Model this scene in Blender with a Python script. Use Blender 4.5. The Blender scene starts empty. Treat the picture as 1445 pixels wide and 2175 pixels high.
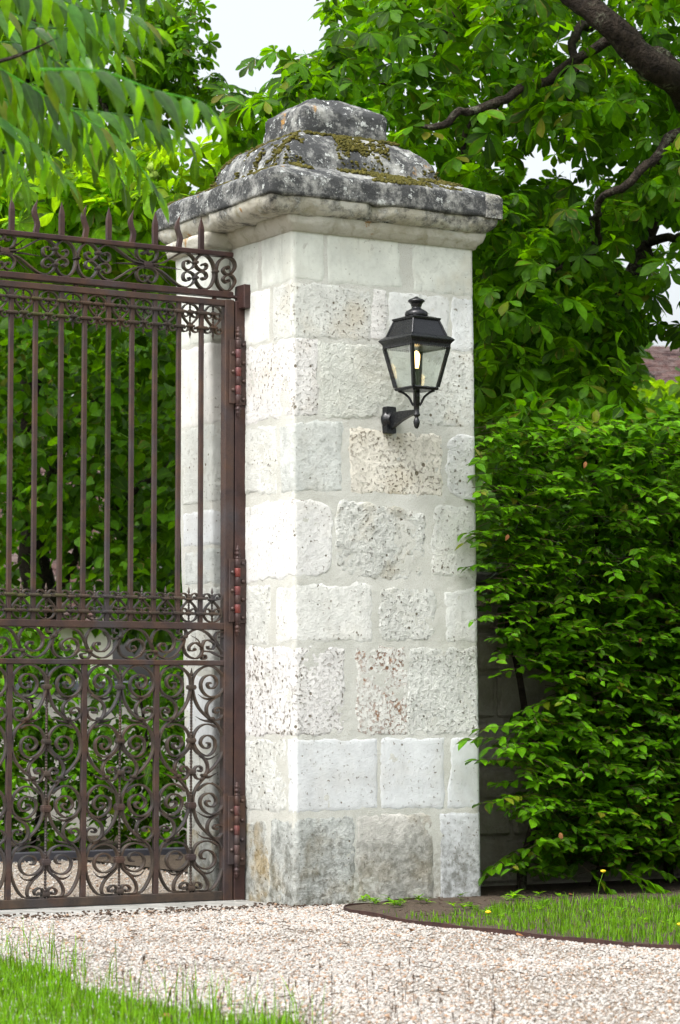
import bpy, random
import numpy as np
from math import *
from mathutils import Vector, Matrix, noise

random.seed(7)
rng = np.random.default_rng(11)
scene = bpy.context.scene
COL = scene.collection

# ------------------------------------------------------------------ camera
F = 5500.0
TH = radians(30.7)
PH = atan(412 / 5500.0)
_d = np.array([sin(TH), cos(TH), 0.0])
_r = np.array([cos(TH), -sin(TH), 0.0])
_z = np.array([0, 0, 1.0])
FW = cos(PH) * _d + sin(PH) * _z
UP = -sin(PH) * _d + cos(PH) * _z
CAM = np.array([-5.4992, -9.6359, 0.8307])
cam_d = bpy.data.cameras.new('camera')
cam = bpy.data.objects.new('camera', cam_d)
COL.objects.link(cam)
cam.matrix_world = Matrix(((_r[0], UP[0], -FW[0], CAM[0]), (_r[1], UP[1], -FW[1], CAM[1]),
                           (_r[2], UP[2], -FW[2], CAM[2]), (0, 0, 0, 1)))
cam_d.sensor_fit = 'VERTICAL'
cam_d.sensor_height = 36
cam_d.sensor_width = 24
cam_d.lens = F / 2175 * 36
cam_d.clip_end = 2000
cam_d.dof.use_dof = True
cam_d.dof.focus_distance = 11.05
cam_d.dof.aperture_fstop = 6.6
scene.camera = cam

# ------------------------------------------------------------------ light
SUN_EL, SUN_AZ = radians(58), radians(-114)      # azimuth from +Y towards +X
world = bpy.data.worlds.new('World')
scene.world = world
world.use_nodes = True
wn = world.node_tree
for n in list(wn.nodes):
    wn.nodes.remove(n)
sky = wn.nodes.new('ShaderNodeTexSky')
sky.sky_type = 'NISHITA'
sky.sun_disc = False
sky.sun_elevation = SUN_EL
sky.sun_rotation = SUN_AZ
sky.air_density = 1.0
sky.dust_density = 7.0
sky.ozone_density = 1.0
hs = wn.nodes.new('ShaderNodeHueSaturation')
hs.inputs['Saturation'].default_value = 0.26
hs.inputs['Value'].default_value = 2.15
hs.inputs['Hue'].default_value = 0.475
bg = wn.nodes.new('ShaderNodeBackground')
bg.inputs['Strength'].default_value = 0.15
wo = wn.nodes.new('ShaderNodeOutputWorld')
wn.links.new(sky.outputs[0], hs.inputs['Color'])
wn.links.new(hs.outputs[0], bg.inputs['Color'])
wn.links.new(bg.outputs[0], wo.inputs['Surface'])
sun_d = bpy.data.lights.new('sun', 'SUN')
sun_d.energy = 1.38
sun_d.angle = radians(12)
sun_d.color = (1.0, 0.99, 0.965)
sun = bpy.data.objects.new('sun', sun_d)
COL.objects.link(sun)
sdir = Vector((sin(SUN_AZ) * cos(SUN_EL), cos(SUN_AZ) * cos(SUN_EL), sin(SUN_EL)))
sun.rotation_euler = sdir.to_track_quat('Z', 'Y').to_euler()
scene.view_settings.view_transform = 'Standard'
scene.view_settings.look = 'None'
scene.view_settings.exposure = 0.22
scene.view_settings.gamma = 1.0
scene.view_settings.use_curve_mapping = False
scene.cycles.max_bounces = 8
scene.cycles.transparent_max_bounces = 8
scene.cycles.use_denoising = True

# ------------------------------------------------------------------ helpers
def ray(px, py):
    return FW + _r * (px - 722.5) / F - UP * (py - 1087.5) / F
def onY(px, py, Y):
    q = ray(px, py); return CAM + q * ((Y - CAM[1]) / q[1])
def onX(px, py, X):
    q = ray(px, py); return CAM + q * ((X - CAM[0]) / q[0])
def onZ(px, py, Z):
    q = ray(px, py); return CAM + q * ((Z - CAM[2]) / q[2])
def at(px, py, t):
    return CAM + ray(px, py) * t
def proj(P):
    v = np.atleast_2d(P) - CAM
    t = v @ FW
    return 722.5 + F * (v @ _r) / t, 1087.5 - F * (v @ UP) / t, t

def setp(o, label=None, cat=None, group=None, kind=None):
    if label: o['label'] = label
    if cat: o['category'] = cat
    if group: o['group'] = group
    if kind: o['kind'] = kind
    return o
def empty(name, loc=(0, 0, 0)):
    o = bpy.data.objects.new(name, None)
    o.empty_display_size = 0.1
    COL.objects.link(o)
    o.location = loc
    return o
def link(name, me, parent=None, mat=None):
    o = bpy.data.objects.new(name, me)
    COL.objects.link(o)
    if mat is not None and not me.materials:
        me.materials.append(mat)
    if parent is not None:
        o.parent = parent
        o.matrix_parent_inverse = Matrix.Translation(-Vector(parent.location)) if parent.parent is None else Matrix.Identity(4)
    return o
def mesh_np(name, V, Fc, uv=None, smooth=False):
    """V (n,3), Fc (m,k) with one polygon size, uv per vertex (n,2)"""
    me = bpy.data.meshes.new(name)
    V = np.asarray(V, dtype=np.float32); Fc = np.asarray(Fc, dtype=np.int32)
    m, k = Fc.shape
    me.vertices.add(len(V)); me.vertices.foreach_set('co', V.ravel())
    me.loops.add(m * k); me.loops.foreach_set('vertex_index', Fc.ravel())
    me.polygons.add(m)
    me.polygons.foreach_set('loop_start', np.arange(0, m * k, k, dtype=np.int32))
    me.polygons.foreach_set('loop_total', np.full(m, k, dtype=np.int32))
    if smooth:
        me.polygons.foreach_set('use_smooth', np.ones(m, dtype=bool))
    if uv is not None:
        l = me.uv_layers.new(name='UVMap')
        l.data.foreach_set('uv', np.asarray(uv, dtype=np.float32)[Fc.ravel()].ravel())
    me.update(calc_edges=True)
    me.validate()
    return me

class MB:
    def __init__(s):
        s.v = []; s.f = []; s.sm = []
    def add(s, vs, fs, smooth=False):
        b = len(s.v)
        s.v += [tuple(map(float, p)) for p in vs]
        s.f += [tuple(i + b for i in f) for f in fs]
        s.sm += [smooth] * len(fs)
    def box(s, a, b):
        x0, y0, z0 = a; x1, y1, z1 = b
        s.add([(x0,y0,z0),(x1,y0,z0),(x1,y1,z0),(x0,y1,z0),(x0,y0,z1),(x1,y0,z1),(x1,y1,z1),(x0,y1,z1)],
              [(0,3,2,1),(4,5,6,7),(0,1,5,4),(1,2,6,5),(2,3,7,6),(3,0,4,7)])
    def cbox(s, a, b, c=0.003):
        """box with chamfered vertical and horizontal edges"""
        x0, y0, z0 = a; x1, y1, z1 = b
        c = min(c, (x1-x0)*.4, (y1-y0)*.4, (z1-z0)*.4)
        rings = []
        for z, i in ((z0, c), (z0 + c, 0), (z1 - c, 0), (z1, c)):
            X0, X1, Y0, Y1 = x0 + i, x1 - i, y0 + i, y1 - i
            e = c
            rings.append([(X0+e,Y0,z),(X1-e,Y0,z),(X1,Y0+e,z),(X1,Y1-e,z),(X1-e,Y1,z),(X0+e,Y1,z),(X0,Y1-e,z),(X0,Y0+e,z)])
        s.loft(rings, True)
    def loft(s, rings, cap=True, smooth=False, closed=True):
        n = len(rings[0]); vs = [p for r in rings for p in r]; fs = []
        for i in range(len(rings) - 1):
            for j in range(n if closed else n - 1):
                k = (j + 1) % n
                fs.append((i*n+j, i*n+k, (i+1)*n+k, (i+1)*n+j))
        s.add(vs, fs, smooth)
        if cap:
            s.add(rings[0], [tuple(range(n))[::-1]]); s.add(rings[-1], [tuple(range(n))])
    def lathe(s, c, prof, seg=12, axis='z', smooth=True):
        rings = []
        for r, h in prof:
            ring = []
            for j in range(seg):
                a = 2 * pi * j / seg
                if axis == 'z': ring.append((c[0] + r*cos(a), c[1] + r*sin(a), c[2] + h))
                elif axis == 'y': ring.append((c[0] + r*cos(a), c[1] + h, c[2] - r*sin(a)))
            rings.append(ring)
        s.loft(rings, True, smooth)
    def tube(s, pts, rad, seg=7, smooth=True):
        pts = [Vector(p) for p in pts]; rings = []
        ref = Vector((0.31, 0.17, 0.93))
        for i, p in enumerate(pts):
            t = (pts[min(i+1, len(pts)-1)] - pts[max(i-1, 0)]).normalized()
            if i == 0:
                u = t.cross(ref)
                if u.length < .1: u = t.cross(Vector((1, 0, 0)))
                u.normalize()
            else:
                u = (u - t * u.dot(t)).normalized()
            w = t.cross(u)
            r = rad[i] if hasattr(rad, '__len__') else rad
            rings.append([p + (u*cos(2*pi*j/seg) + w*sin(2*pi*j/seg)) * r for j in range(seg)])
        s.loft(rings, True, smooth)
    def ribbon(s, pts, th, y0, y1, taper=1.0):
        """flat bar following 2-D points (x,z) in the gate plane"""
        P = np.array(pts, float); n = len(P); rings = []
        for i in range(n):
            t = P[min(i+1, n-1)] - P[max(i-1, 0)]
            t /= (np.hypot(*t) + 1e-9)
            nn = np.array([-t[1], t[0]])
            k = th * (taper + (1 - taper) * (i / (n - 1))) / 2
            a, b = P[i] + nn*k, P[i] - nn*k
            rings.append([(a[0], y0, a[1]), (b[0], y0, b[1]), (b[0], y1, b[1]), (a[0], y1, a[1])])
        s.loft(rings, True, False)
    def mesh(s, name):
        me = bpy.data.meshes.new(name)
        me.from_pydata(s.v, [], s.f)
        me.polygons.foreach_set('use_smooth', np.array(s.sm, dtype=bool))
        me.update()
        return me
    def build(s, name, mat, parent=None):
        return link(name, s.mesh(name), parent, mat)

def cr(pts, n=6):
    """Catmull-Rom through points"""
    P = [np.array(p, float) for p in pts]
    P = [2*P[0]-P[1]] + P + [2*P[-1]-P[-2]]
    out = []
    for i in range(1, len(P) - 2):
        for k in range(n):
            t = k / n
            out.append(.5*((2*P[i]) + (-P[i-1]+P[i+1])*t + (2*P[i-1]-5*P[i]+4*P[i+1]-P[i+2])*t*t + (-P[i-1]+3*P[i]-3*P[i+1]+P[i+2])*t**3))
    out.append(P[-2])
    return np.array(out)
def fbm(p, oct=4, sc=1.0):
    return noise.fractal(Vector((p[0]*sc, p[1]*sc, p[2]*sc)), 1.0, 2.0, oct)

# ------------------------------------------------------------------ materials
class NT:
    def __init__(s, name):
        s.m = bpy.data.materials.new(name); s.m.use_nodes = True
        s.t = s.m.node_tree
        for n in list(s.t.nodes): s.t.nodes.remove(n)
        s.out = s.t.nodes.new('ShaderNodeOutputMaterial')
    def n(s, typ, ins=None, **kw):
        nd = s.t.nodes.new(typ)
        for k, v in kw.items(): setattr(nd, k, v)
        for k, v in (ins or {}).items(): s.set(nd, k, v)
        return nd
    def set(s, nd, k, v):
        if isinstance(v, bpy.types.NodeSocket): s.t.links.new(v, nd.inputs[k])
        else: nd.inputs[k].default_value = v
    def pos(s): return s.n('ShaderNodeNewGeometry').outputs['Position']
    def noise(s, vec, scale, detail=4, rough=.55, dist=0):
        return s.n('ShaderNodeTexNoise', {'Vector': vec, 'Scale': scale, 'Detail': detail, 'Roughness': rough, 'Distortion': dist}).outputs['Fac']
    def step(s, val, a, b, lo=0.0, hi=1.0):
        return s.n('ShaderNodeMapRange', {'Value': val, 'From Min': a, 'From Max': b, 'To Min': lo, 'To Max': hi}, clamp=True).outputs['Result']
    def math(s, op, a, b=0.0):
        nd = s.n('ShaderNodeMath', operation=op); s.set(nd, 0, a); s.set(nd, 1, b); return nd.outputs[0]
    def mix(s, f, a, b, mode='MIX'):
        nd = s.n('ShaderNodeMix', data_type='RGBA', blend_type=mode)
        s.set(nd, 0, f); s.set(nd, 6, a); s.set(nd, 7, b); return nd.outputs[2]
    def attr(s, name):
        return s.n('ShaderNodeAttribute', attribute_name=name, attribute_type='OBJECT').outputs['Fac']
    def bump(s, h, strength, dist, nrm=None):
        d = {'Height': h, 'Strength': strength, 'Distance': dist}
        if nrm is not None: d['Normal'] = nrm
        return s.n('ShaderNodeBump', d).outputs['Normal']
    def principled(s, **k):
        nd = s.n('ShaderNodeBsdfPrincipled')
        for a, v in k.items(): s.set(nd, a.replace('_', ' '), v)
        s.t.links.new(nd.outputs[0], s.out.inputs['Surface'])
        return nd
def c4(r, g, b): return (r, g, b, 1.0)

def mat_limestone():
    t = NT('limestone'); P = t.pos()
    col = t.n('ShaderNodeObjectInfo').outputs['Color']
    n1 = t.noise(P, 9, 6, .6); n2 = t.noise(P, 2.6, 4, .6, .4); n3 = t.noise(P, 62, 4, .65, .3); n4 = t.noise(P, 170, 4, .7)
    n5 = t.noise(P, 24, 7, .72, .25); n6 = t.noise(P, 5.0, 5, .6)
    v = t.step(n1, .25, .75, .80, 1.10)
    col = t.mix(1.0, col, t.n('ShaderNodeCombineColor', {0: v, 1: v, 2: v}).outputs[0], 'MULTIPLY')
    gr = t.math('MULTIPLY', t.step(n2, .42, .68), t.attr('grime'))
    col = t.mix(gr, col, c4(.26, .285, .265))
    gr2 = t.math('MULTIPLY', t.step(n5, .50, .70), t.math('MULTIPLY', t.attr('grime'), .8))
    col = t.mix(gr2, col, c4(.12, .125, .11))
    och = t.math('MULTIPLY', t.step(n6, .50, .72), t.attr('ochre'))
    col = t.mix(och, col, c4(.42, .33, .17))
    sv = t.n('ShaderNodeMapping', {'Vector': P, 'Scale': (1.0, 1.0, .16)}).outputs[0]
    st = t.noise(sv, 26, 5, .65, .3)
    col = t.mix(t.math('MULTIPLY', t.step(st, .56, .74), t.math('ADD', .18, t.math('MULTIPLY', t.attr('grime'), .6))), col, c4(.20, .225, .205))
    pz = t.n('ShaderNodeSeparateXYZ', {0: P}).outputs[2]
    foot = t.math('MULTIPLY', t.step(t.math('ADD', pz, t.math('MULTIPLY', n2, -.75)), -.30, .06, 1.0, 0.0), t.step(n5, .36, .60, .25, 1.0))
    col = t.mix(t.math('MULTIPLY', foot, .85), col, t.mix(t.math('MULTIPLY', t.step(n6, .45, .6), t.math('MINIMUM', t.math('MULTIPLY', t.math('SUBTRACT', t.attr('ochre'), .2), 2.0), 1.0)), c4(.115, .118, .098), c4(.20, .15, .065)))
    pit = t.attr('pitting')
    thr = t.math('SUBTRACT', t.math('SUBTRACT', .650, t.math('MULTIPLY', pit, .105)), t.math('MULTIPLY', t.attr('rust'), .02))
    msk = t.step(n6, .38, .62, .22, 1.0)
    p1 = t.math('MULTIPLY', t.step(t.math('SUBTRACT', n3, thr), .0, .035), msk)
    vor = t.n('ShaderNodeTexVoronoi', {'Vector': P, 'Scale': 26.0, 'Randomness': 1.0}, feature='F1').outputs
    cell = t.n('ShaderNodeSeparateColor', {0: vor['Color']}).outputs[0]
    rad = t.math('MULTIPLY', t.math('POWER', cell, 3.0), t.math('ADD', .06, t.math('MULTIPLY', pit, .24)))
    p2 = t.step(t.math('SUBTRACT', rad, t.math('ADD', vor['Distance'], t.math('MULTIPLY', n5, .05))), -.045, .0)
    pall = t.math('MAXIMUM', p1, p2)
    rust = t.attr('rust')
    pc = t.mix(rust, c4(.105, .085, .05), c4(.17, .065, .018))
    halo = t.math('MULTIPLY', t.step(t.noise(P, 13, 6, .75, .2), .55, .63), t.math('MULTIPLY', rust, .9))
    col = t.mix(halo, col, c4(.25, .105, .030))
    col = t.mix(t.math('MULTIPLY', pall, .88), col, pc)
    h = t.math('ADD', t.math('MULTIPLY', n4, .35), t.math('ADD', t.math('MULTIPLY', n3, .6), t.math('MULTIPLY', n5, .55)))
    h = t.math('SUBTRACT', h, t.math('MULTIPLY', pall, 1.1))
    rg = t.math('ADD', .20, t.math('MULTIPLY', t.attr('coarse'), .6))
    b = t.n('ShaderNodeBump', {'Height': h, 'Strength': rg, 'Distance': .014}).outputs[0]
    t.principled(Base_Color=col, Roughness=.9, Normal=b, Specular_IOR_Level=.2)
    return t.m
def mat_mortar():
    t = NT('lime_mortar'); P = t.pos()
    n1 = t.noise(P, 230, 3, .8); n2 = t.noise(P, 4, 4, .6); n3 = t.noise(P, 40, 4)
    col = t.mix(t.step(n2, .35, .65), c4(.47, .485, .44), c4(.57, .585, .545))
    col = t.mix(t.step(n1, .52, .7), col, c4(.36, .33, .27))
    pz = t.n('ShaderNodeSeparateXYZ', {0: P}).outputs[2]
    foot = t.math('MULTIPLY', t.step(t.math('ADD', pz, t.math('MULTIPLY', n2, -.75)), -.34, -.02, 1.0, 0.0), t.step(n3, .36, .60, .3, 1.0))
    col = t.mix(t.math('MULTIPLY', foot, .7), col, c4(.16, .15, .11))
    h = t.math('ADD', n1, t.math('MULTIPLY', n3, .6))
    t.principled(Base_Color=col, Roughness=.95, Normal=t.bump(h, .55, .006), Specular_IOR_Level=.15)
    return t.m
def mat_cap():
    t = NT('lichened_stone'); P = t.pos()
    n1 = t.noise(P, 6.5, 12, .74, .15); n2 = t.noise(P, 34, 8, .76); n3 = t.noise(P, 3.0, 4, .5); n4 = t.noise(P, 120, 5, .7); n5 = t.noise(P, 12, 5, .6, .6)
    crust = t.attr('crust')
    base = t.mix(t.step(n3, .35, .65), c4(.50, .48, .40), c4(.58, .58, .53))
    base = t.mix(t.step(n5, .5, .7), base, c4(.36, .34, .25))
    base = t.mix(t.math('MULTIPLY', t.step(crust, .7, .8), .75), base, c4(.30, .315, .31))
    thr = t.math('SUBTRACT', .80, t.math('MULTIPLY', crust, .40))
    blk = t.step(t.math('SUBTRACT', t.math('ADD', t.math('MULTIPLY', n1, .74), t.math('MULTIPLY', n2, .26)), thr), -.05, .07)
    col = t.mix(t.math('MULTIPLY', blk, .95), base, t.mix(n4, c4(.011, .012, .014), c4(.060, .064, .066)))
    wl = t.step(t.math('MULTIPLY', t.step(n2, .545, .585), t.step(n5, .46, .56)), .3, .7)
    col = t.mix(t.math('MULTIPLY', wl, t.math('MULTIPLY', crust, .9)), col, c4(.55, .58, .56))
    og = t.noise(P, 7.3, 3, .5, .2)
    o = t.math('MULTIPLY', t.step(og, .69, .72), t.step(n2, .46, .52))
    col = t.mix(t.math('MULTIPLY', o, .8), col, c4(.36, .185, .03))
    h = t.math('ADD', t.math('MULTIPLY', n2, 1.0), t.math('MULTIPLY', n4, .45))
    t.principled(Base_Color=col, Roughness=.92, Normal=t.bump(h, .75, .014), Specular_IOR_Level=.2)
    return t.m
def mat_iron(name, a, b, r=.5, moss=0.0, metal=.25, rusty=1.0):
    t = NT(name); P = t.pos()
    n1 = t.noise(P, 11, 6, .6, .3); n2 = t.noise(P, 140, 4, .65); n3 = t.noise(P, 3.2, 4, .6)
    col = t.mix(t.step(n1, .38, .66), c4(*a), c4(*b))
    col = t.mix(t.step(n2, .58, .75), col, c4(a[0]*.45, a[1]*.45, a[2]*.5))
    n4 = t.noise(P, 4.5, 6, .65, .5)
    col = t.mix(t.math('MULTIPLY', t.step(n4, .52, .66), .75 * rusty), col, c4(.080, .040, .022))
    col = t.mix(t.math('MULTIPLY', t.step(n3, .54, .66), .5 * rusty), col, c4(.052, .052, .060))
    if moss:
        col = t.mix(t.math('MULTIPLY', t.step(n1, .35, .6), moss), col, c4(.055, .065, .012))
    t.principled(Base_Color=col, Roughness=t.step(n2, .3, .7, r - .1, r + .15), Metallic=metal, Normal=t.bump(n2, .35, .003), Specular_IOR_Level=.45)
    return t.m
def mat_leaf(name, base, trans, tip, rough=.42, tmix=.42, var=5.0, rib=0.0, spec=.14):
    t = NT(name); P = t.pos()
    n1 = t.noise(P, var, 3, .6); n2 = t.noise(P, 45, 2, .5)
    uv = t.n('ShaderNodeTexCoord').outputs['UV']
    sx = t.n('ShaderNodeSeparateXYZ', {0: uv})
    av = t.math('ABSOLUTE', sx.outputs[1])
    col = t.mix(t.step(n1, .34, .66), c4(*base), c4(*tip))
    isl = t.n('ShaderNodeNewGeometry').outputs['Random Per Island']; oi = t.n('ShaderNodeObjectInfo').outputs['Random']
    rl = t.math('FRACT', t.math('ADD', t.math('MULTIPLY', isl, 7.31), t.math('MULTIPLY', oi, 3.77)))
    vv = t.math('MULTIPLY', t.step(n2, .3, .7, .78, 1.2), t.math('ADD', .34, t.math('MULTIPLY', t.math('POWER', rl, 1.3), 1.22)))
    vc = t.n('ShaderNodeCombineColor', {0: vv, 1: vv, 2: vv}).outputs[0]
    col = t.mix(1.0, col, vc, 'MULTIPLY')
    odd = t.step(t.math('FRACT', t.math('MULTIPLY', rl, 13.7)), .965, .985)
    edge = t.math('MULTIPLY', t.step(t.math('ADD', av, t.math('MULTIPLY', n2, .9)), 1.22, 1.34), t.step(t.math('FRACT', t.math('MULTIPLY', rl, 5.3)), .78, .80))
    col = t.mix(t.math('MULTIPLY', odd, .7), col, c4(.16, .14, .012))
    col = t.mix(t.math('MULTIPLY', edge, .8), col, c4(.13, .075, .02))
    mid = t.step(av, .03, .11, 1.0, 0.0)
    col = t.mix(t.math('MULTIPLY', mid, .45), col, c4(tip[0]*1.9, tip[1]*1.6, tip[2]*2.2))
    tc = t.mix(1.0, c4(*trans), vc, 'MULTIPLY')
    nd = t.n('ShaderNodeBsdfPrincipled', {'Base Color': col, 'Roughness': rough, 'Specular IOR Level': spec})
    wave = t.math('SINE', t.math('MULTIPLY', t.math('ADD', sx.outputs[0], t.math('MULTIPLY', av, -.3)), 62.0))
    if rib: t.set(nd, 'Normal', t.bump(t.math('SUBTRACT', wave, t.math('MULTIPLY', mid, 2.0)), rib, .003))
    tr = t.n('ShaderNodeBsdfTranslucent', {'Color': tc})
    mx = t.n('ShaderNodeMixShader', {0: tmix})
    t.t.links.new(nd.outputs[0], mx.inputs[1]); t.t.links.new(tr.outputs[0], mx.inputs[2])
    t.t.links.new(mx.outputs[0], t.out.inputs['Surface'])
    return t.m
def mat_simple(name, a, b, sc, rough=.85, bump=.4, dist=.01, spec=.3, detail=6):
    t = NT(name); P = t.pos()
    n1 = t.noise(P, sc, detail, .65); n2 = t.noise(P, sc * 7, 4, .6)
    col = t.mix(t.step(n1, .36, .64), c4(*a), c4(*b))
    t.principled(Base_Color=col, Roughness=rough, Normal=t.bump(t.math('ADD', n1, t.math('MULTIPLY', n2, .5)), bump, dist), Specular_IOR_Level=spec)
    return t.m
def mat_tile():
    t = NT('clay_tile'); P = t.pos()
    rd = t.n('ShaderNodeObjectInfo').outputs['Random']; n1 = t.noise(P, 5, 5, .7); n2 = t.noise(P, 28, 5, .7)
    col = t.mix(rd, c4(.035, .022, .022), c4(.085, .044, .038))
    col = t.mix(t.step(n1, .45, .65), col, c4(.12, .095, .088))
    col = t.mix(t.step(n2, .60, .70), col, c4(.035, .028, .028))
    t.principled(Base_Color=col, Roughness=.9, Normal=t.bump(n2, .5, .01), Specular_IOR_Level=.2)
    return t.m
def mat_bark():
    t = NT('bark'); P = t.pos()
    n1 = t.noise(P, 22, 6, .7, .6); n2 = t.noise(P, 7, 5, .6); n3 = t.noise(P, 60, 4)
    col = t.mix(t.step(n1, .35, .65), c4(.010, .008, .006), c4(.040, .031, .023))
    col = t.mix(t.math('MULTIPLY', t.step(n2, .50, .62), t.step(n3, .45, .6)), col, c4(.115, .12, .085))
    t.principled(Base_Color=col, Roughness=.9, Normal=t.bump(t.math('ADD', n1, n3), .9, .03), Specular_IOR_Level=.15)
    return t.m
def mat_pebble():
    t = NT('gravel_stone'); P = t.pos()
    r0 = t.n('ShaderNodeNewGeometry').outputs['Random Per Island']
    s = [r0, t.math('FRACT', t.math('MULTIPLY', r0, 17.3)), t.math('FRACT', t.math('MULTIPLY', r0, 61.7))]
    col = t.mix(t.step(s[0], .2, .8), c4(.315, .298, .272), c4(.41, .393, .362))
    col = t.mix(t.step(s[1], .80, .90), col, c4(.30, .20, .13))
    col = t.mix(t.step(s[2], .88, .95), col, c4(.25, .21, .18))
    t.principled(Base_Color=col, Roughness=.85, Normal=t.bump(t.noise(P, 300, 3), .3, .003), Specular_IOR_Level=.25)
    return t.m
def mat_ground():
    t = NT('gravel_bed'); P = t.pos()
    v = t.n('ShaderNodeTexVoronoi', {'Vector': P, 'Scale': 85.0}).outputs
    s = t.n('ShaderNodeSeparateColor', {0: v['Color']}).outputs
    col = t.mix(t.step(s[0], .1, .9), c4(.27, .235, .20), c4(.42, .385, .34))
    col = t.mix(t.step(v['Distance'], .25, .6), col, c4(.20, .16, .12))
    t.principled(Base_Color=col, Roughness=.95, Normal=t.bump(v['Distance'], .8, -.01), Specular_IOR_Level=.15)
    return t.m
def mat_glass():
    t = NT('lantern_glass')
    g = t.n('ShaderNodeBsdfGlossy', {'Color': c4(1, 1, 1), 'Roughness': .03})
    tr = t.n('ShaderNodeBsdfTransparent', {'Color': c4(.975, .99, .98)})
    fr = t.n('ShaderNodeFresnel', {'IOR': 1.45})
    mx = t.n('ShaderNodeMixShader', {0: t.math('MULTIPLY', fr.outputs[0], .45)})
    t.t.links.new(tr.outputs[0], mx.inputs[1]); t.t.links.new(g.outputs[0], mx.inputs[2])
    t.t.links.new(mx.outputs[0], t.out.inputs['Surface'])
    return t.m
def mat_emit(name, col, st):
    t = NT(name)
    e = t.n('ShaderNodeEmission', {'Color': c4(*col), 'Strength': st})
    t.t.links.new(e.outputs[0], t.out.inputs['Surface'])
    return t.m

M = dict(
    stone=mat_limestone(), mortar=mat_mortar(), cap=mat_cap(),
    iron=mat_iron('rusty_iron', (.040, .026, .025), (.075, .042, .030)),
    iron_red=mat_iron('rusty_red_iron', (.036, .019, .018), (.060, .029, .024)),
    iron_dark=mat_iron('weathered_iron', (.034, .027, .023), (.078, .054, .037)),
    iron_moss=mat_iron('mossy_iron', (.055, .042, .034), (.095, .066, .045), .7, .75),
    oxide=mat_iron('red_oxide_iron', (.16, .030, .022), (.085, .045, .05), .5),
    lantern=mat_iron('black_lantern_paint', (.008, .009, .011), (.012, .013, .015), .27, 0, .1, 0.0),
    socket=mat_simple('lamp_socket', (.02, .03, .02), (.03, .04, .025), 30, .5, .05),
    glass=mat_glass(), glow=mat_emit('lamp_glow', (1.0, .66, .26), 4.5),
    chestnut=mat_leaf('chestnut_leaf', (.025, .080, .001), (.190, .45, .001), (.056, .150, .002), .50, .44, 3.0, .10),
    chestnut_lit=mat_leaf('lit_chestnut_leaf', (.070, .18, .004), (.34, .60, .005), (.12, .26, .006), .45, .58, 3.0, .10),  # brighter copy of the chestnut leaf, with the backlight put into its colours
    hornbeam=mat_leaf('hornbeam_leaf', (.033, .116, .001), (.16, .41, .001), (.095, .25, .003), .40, .38, 4.0, .30),
    lime=mat_leaf('lime_leaf', (.026, .084, .002), (.17, .40, .002), (.066, .170, .004), .48, .34, 3.0, .12),
    ailanthus=mat_leaf('pinnate_leaf', (.022, .080, .012), (.27, .60, .001), (.036, .118, .016), .30, .44, 4.0, .10, .5),
    far=mat_leaf('distant_leaf', (.022, .060, .006), (.08, .20, .008), (.040, .10, .009), .55, .40, 1.2),
    grass=mat_leaf('grass_blade', (.062, .185, .006), (.29, .60, .006), (.14, .29, .016), .50, .46, 9.0),
    dead=mat_simple('dead_leaf', (.20, .075, .025), (.32, .15, .055), 40, .8, .2),
    moss=mat_simple('moss', (.040, .040, .006), (.095, .082, .012), 40, .95, .5),
    bark=mat_bark(), pebble=mat_pebble(), ground=mat_ground(),
    soil=mat_simple('soil', (.030, .021, .014), (.085, .062, .042), 60, .95, .6, .012),
    turf=mat_simple('turf', (.05, .09, .015), (.09, .11, .03), 20, .95, .7, .02),
    slab=mat_simple('threshold_stone', (.17, .17, .155), (.33, .33, .31), 9, .85, .3),
    steel=mat_simple('rusty_steel', (.028, .014, .012), (.055, .026, .020), 20, .7, .3),
    twig=mat_simple('twig', (.035, .022, .015), (.09, .06, .04), 30, .9, .3),
    wallstone=mat_simple('garden_wall_stone', (.24, .22, .18), (.36, .34, .29), 6, .95, .8, .03),
    coping=mat_simple('wall_coping', (.07, .07, .07), (.18, .18, .16), 8, .95, .7, .02),
    tile=mat_tile(),
    render=mat_simple('pale_render', (.52, .50, .46), (.62, .60, .55), 3, .95, .3),
    dark=mat_simple('window_glass', (.012, .014, .018), (.02, .022, .028), 2, .15, 0, .01, .6),
    grey=mat_simple('grey_paint', (.10, .11, .13), (.14, .15, .17), 4, .6, .1),
    yellow=mat_simple('yellow_petal', (.75, .52, .01), (.8, .6, .02), 60, .6, .1),
    fruit=mat_simple('green_fruit', (.16, .26, .03), (.24, .34, .05), 60, .6, .4),
    kerb=mat_simple('dark_edging', (.030, .032, .04), (.05, .05, .06), 9, .7, .3),
)
G0 = -0.02      # ground level

# ================================================================== GROUND
def sheet(name, x0, x1, y0, y1, z, mat):
    b = MB(); b.add([(x0,y0,z),(x1,y0,z),(x1,y1,z),(x0,y1,z)], [(0,1,2,3)])
    o = b.build(name, mat); setp(o, kind='structure'); return o
sheet('ground', -600, 600, -600, 900, G0 - .012, M['turf'])
sheet('gravel_drive', -14, 1.6, -9, 3.55, G0 - .006, M['ground'])

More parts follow.
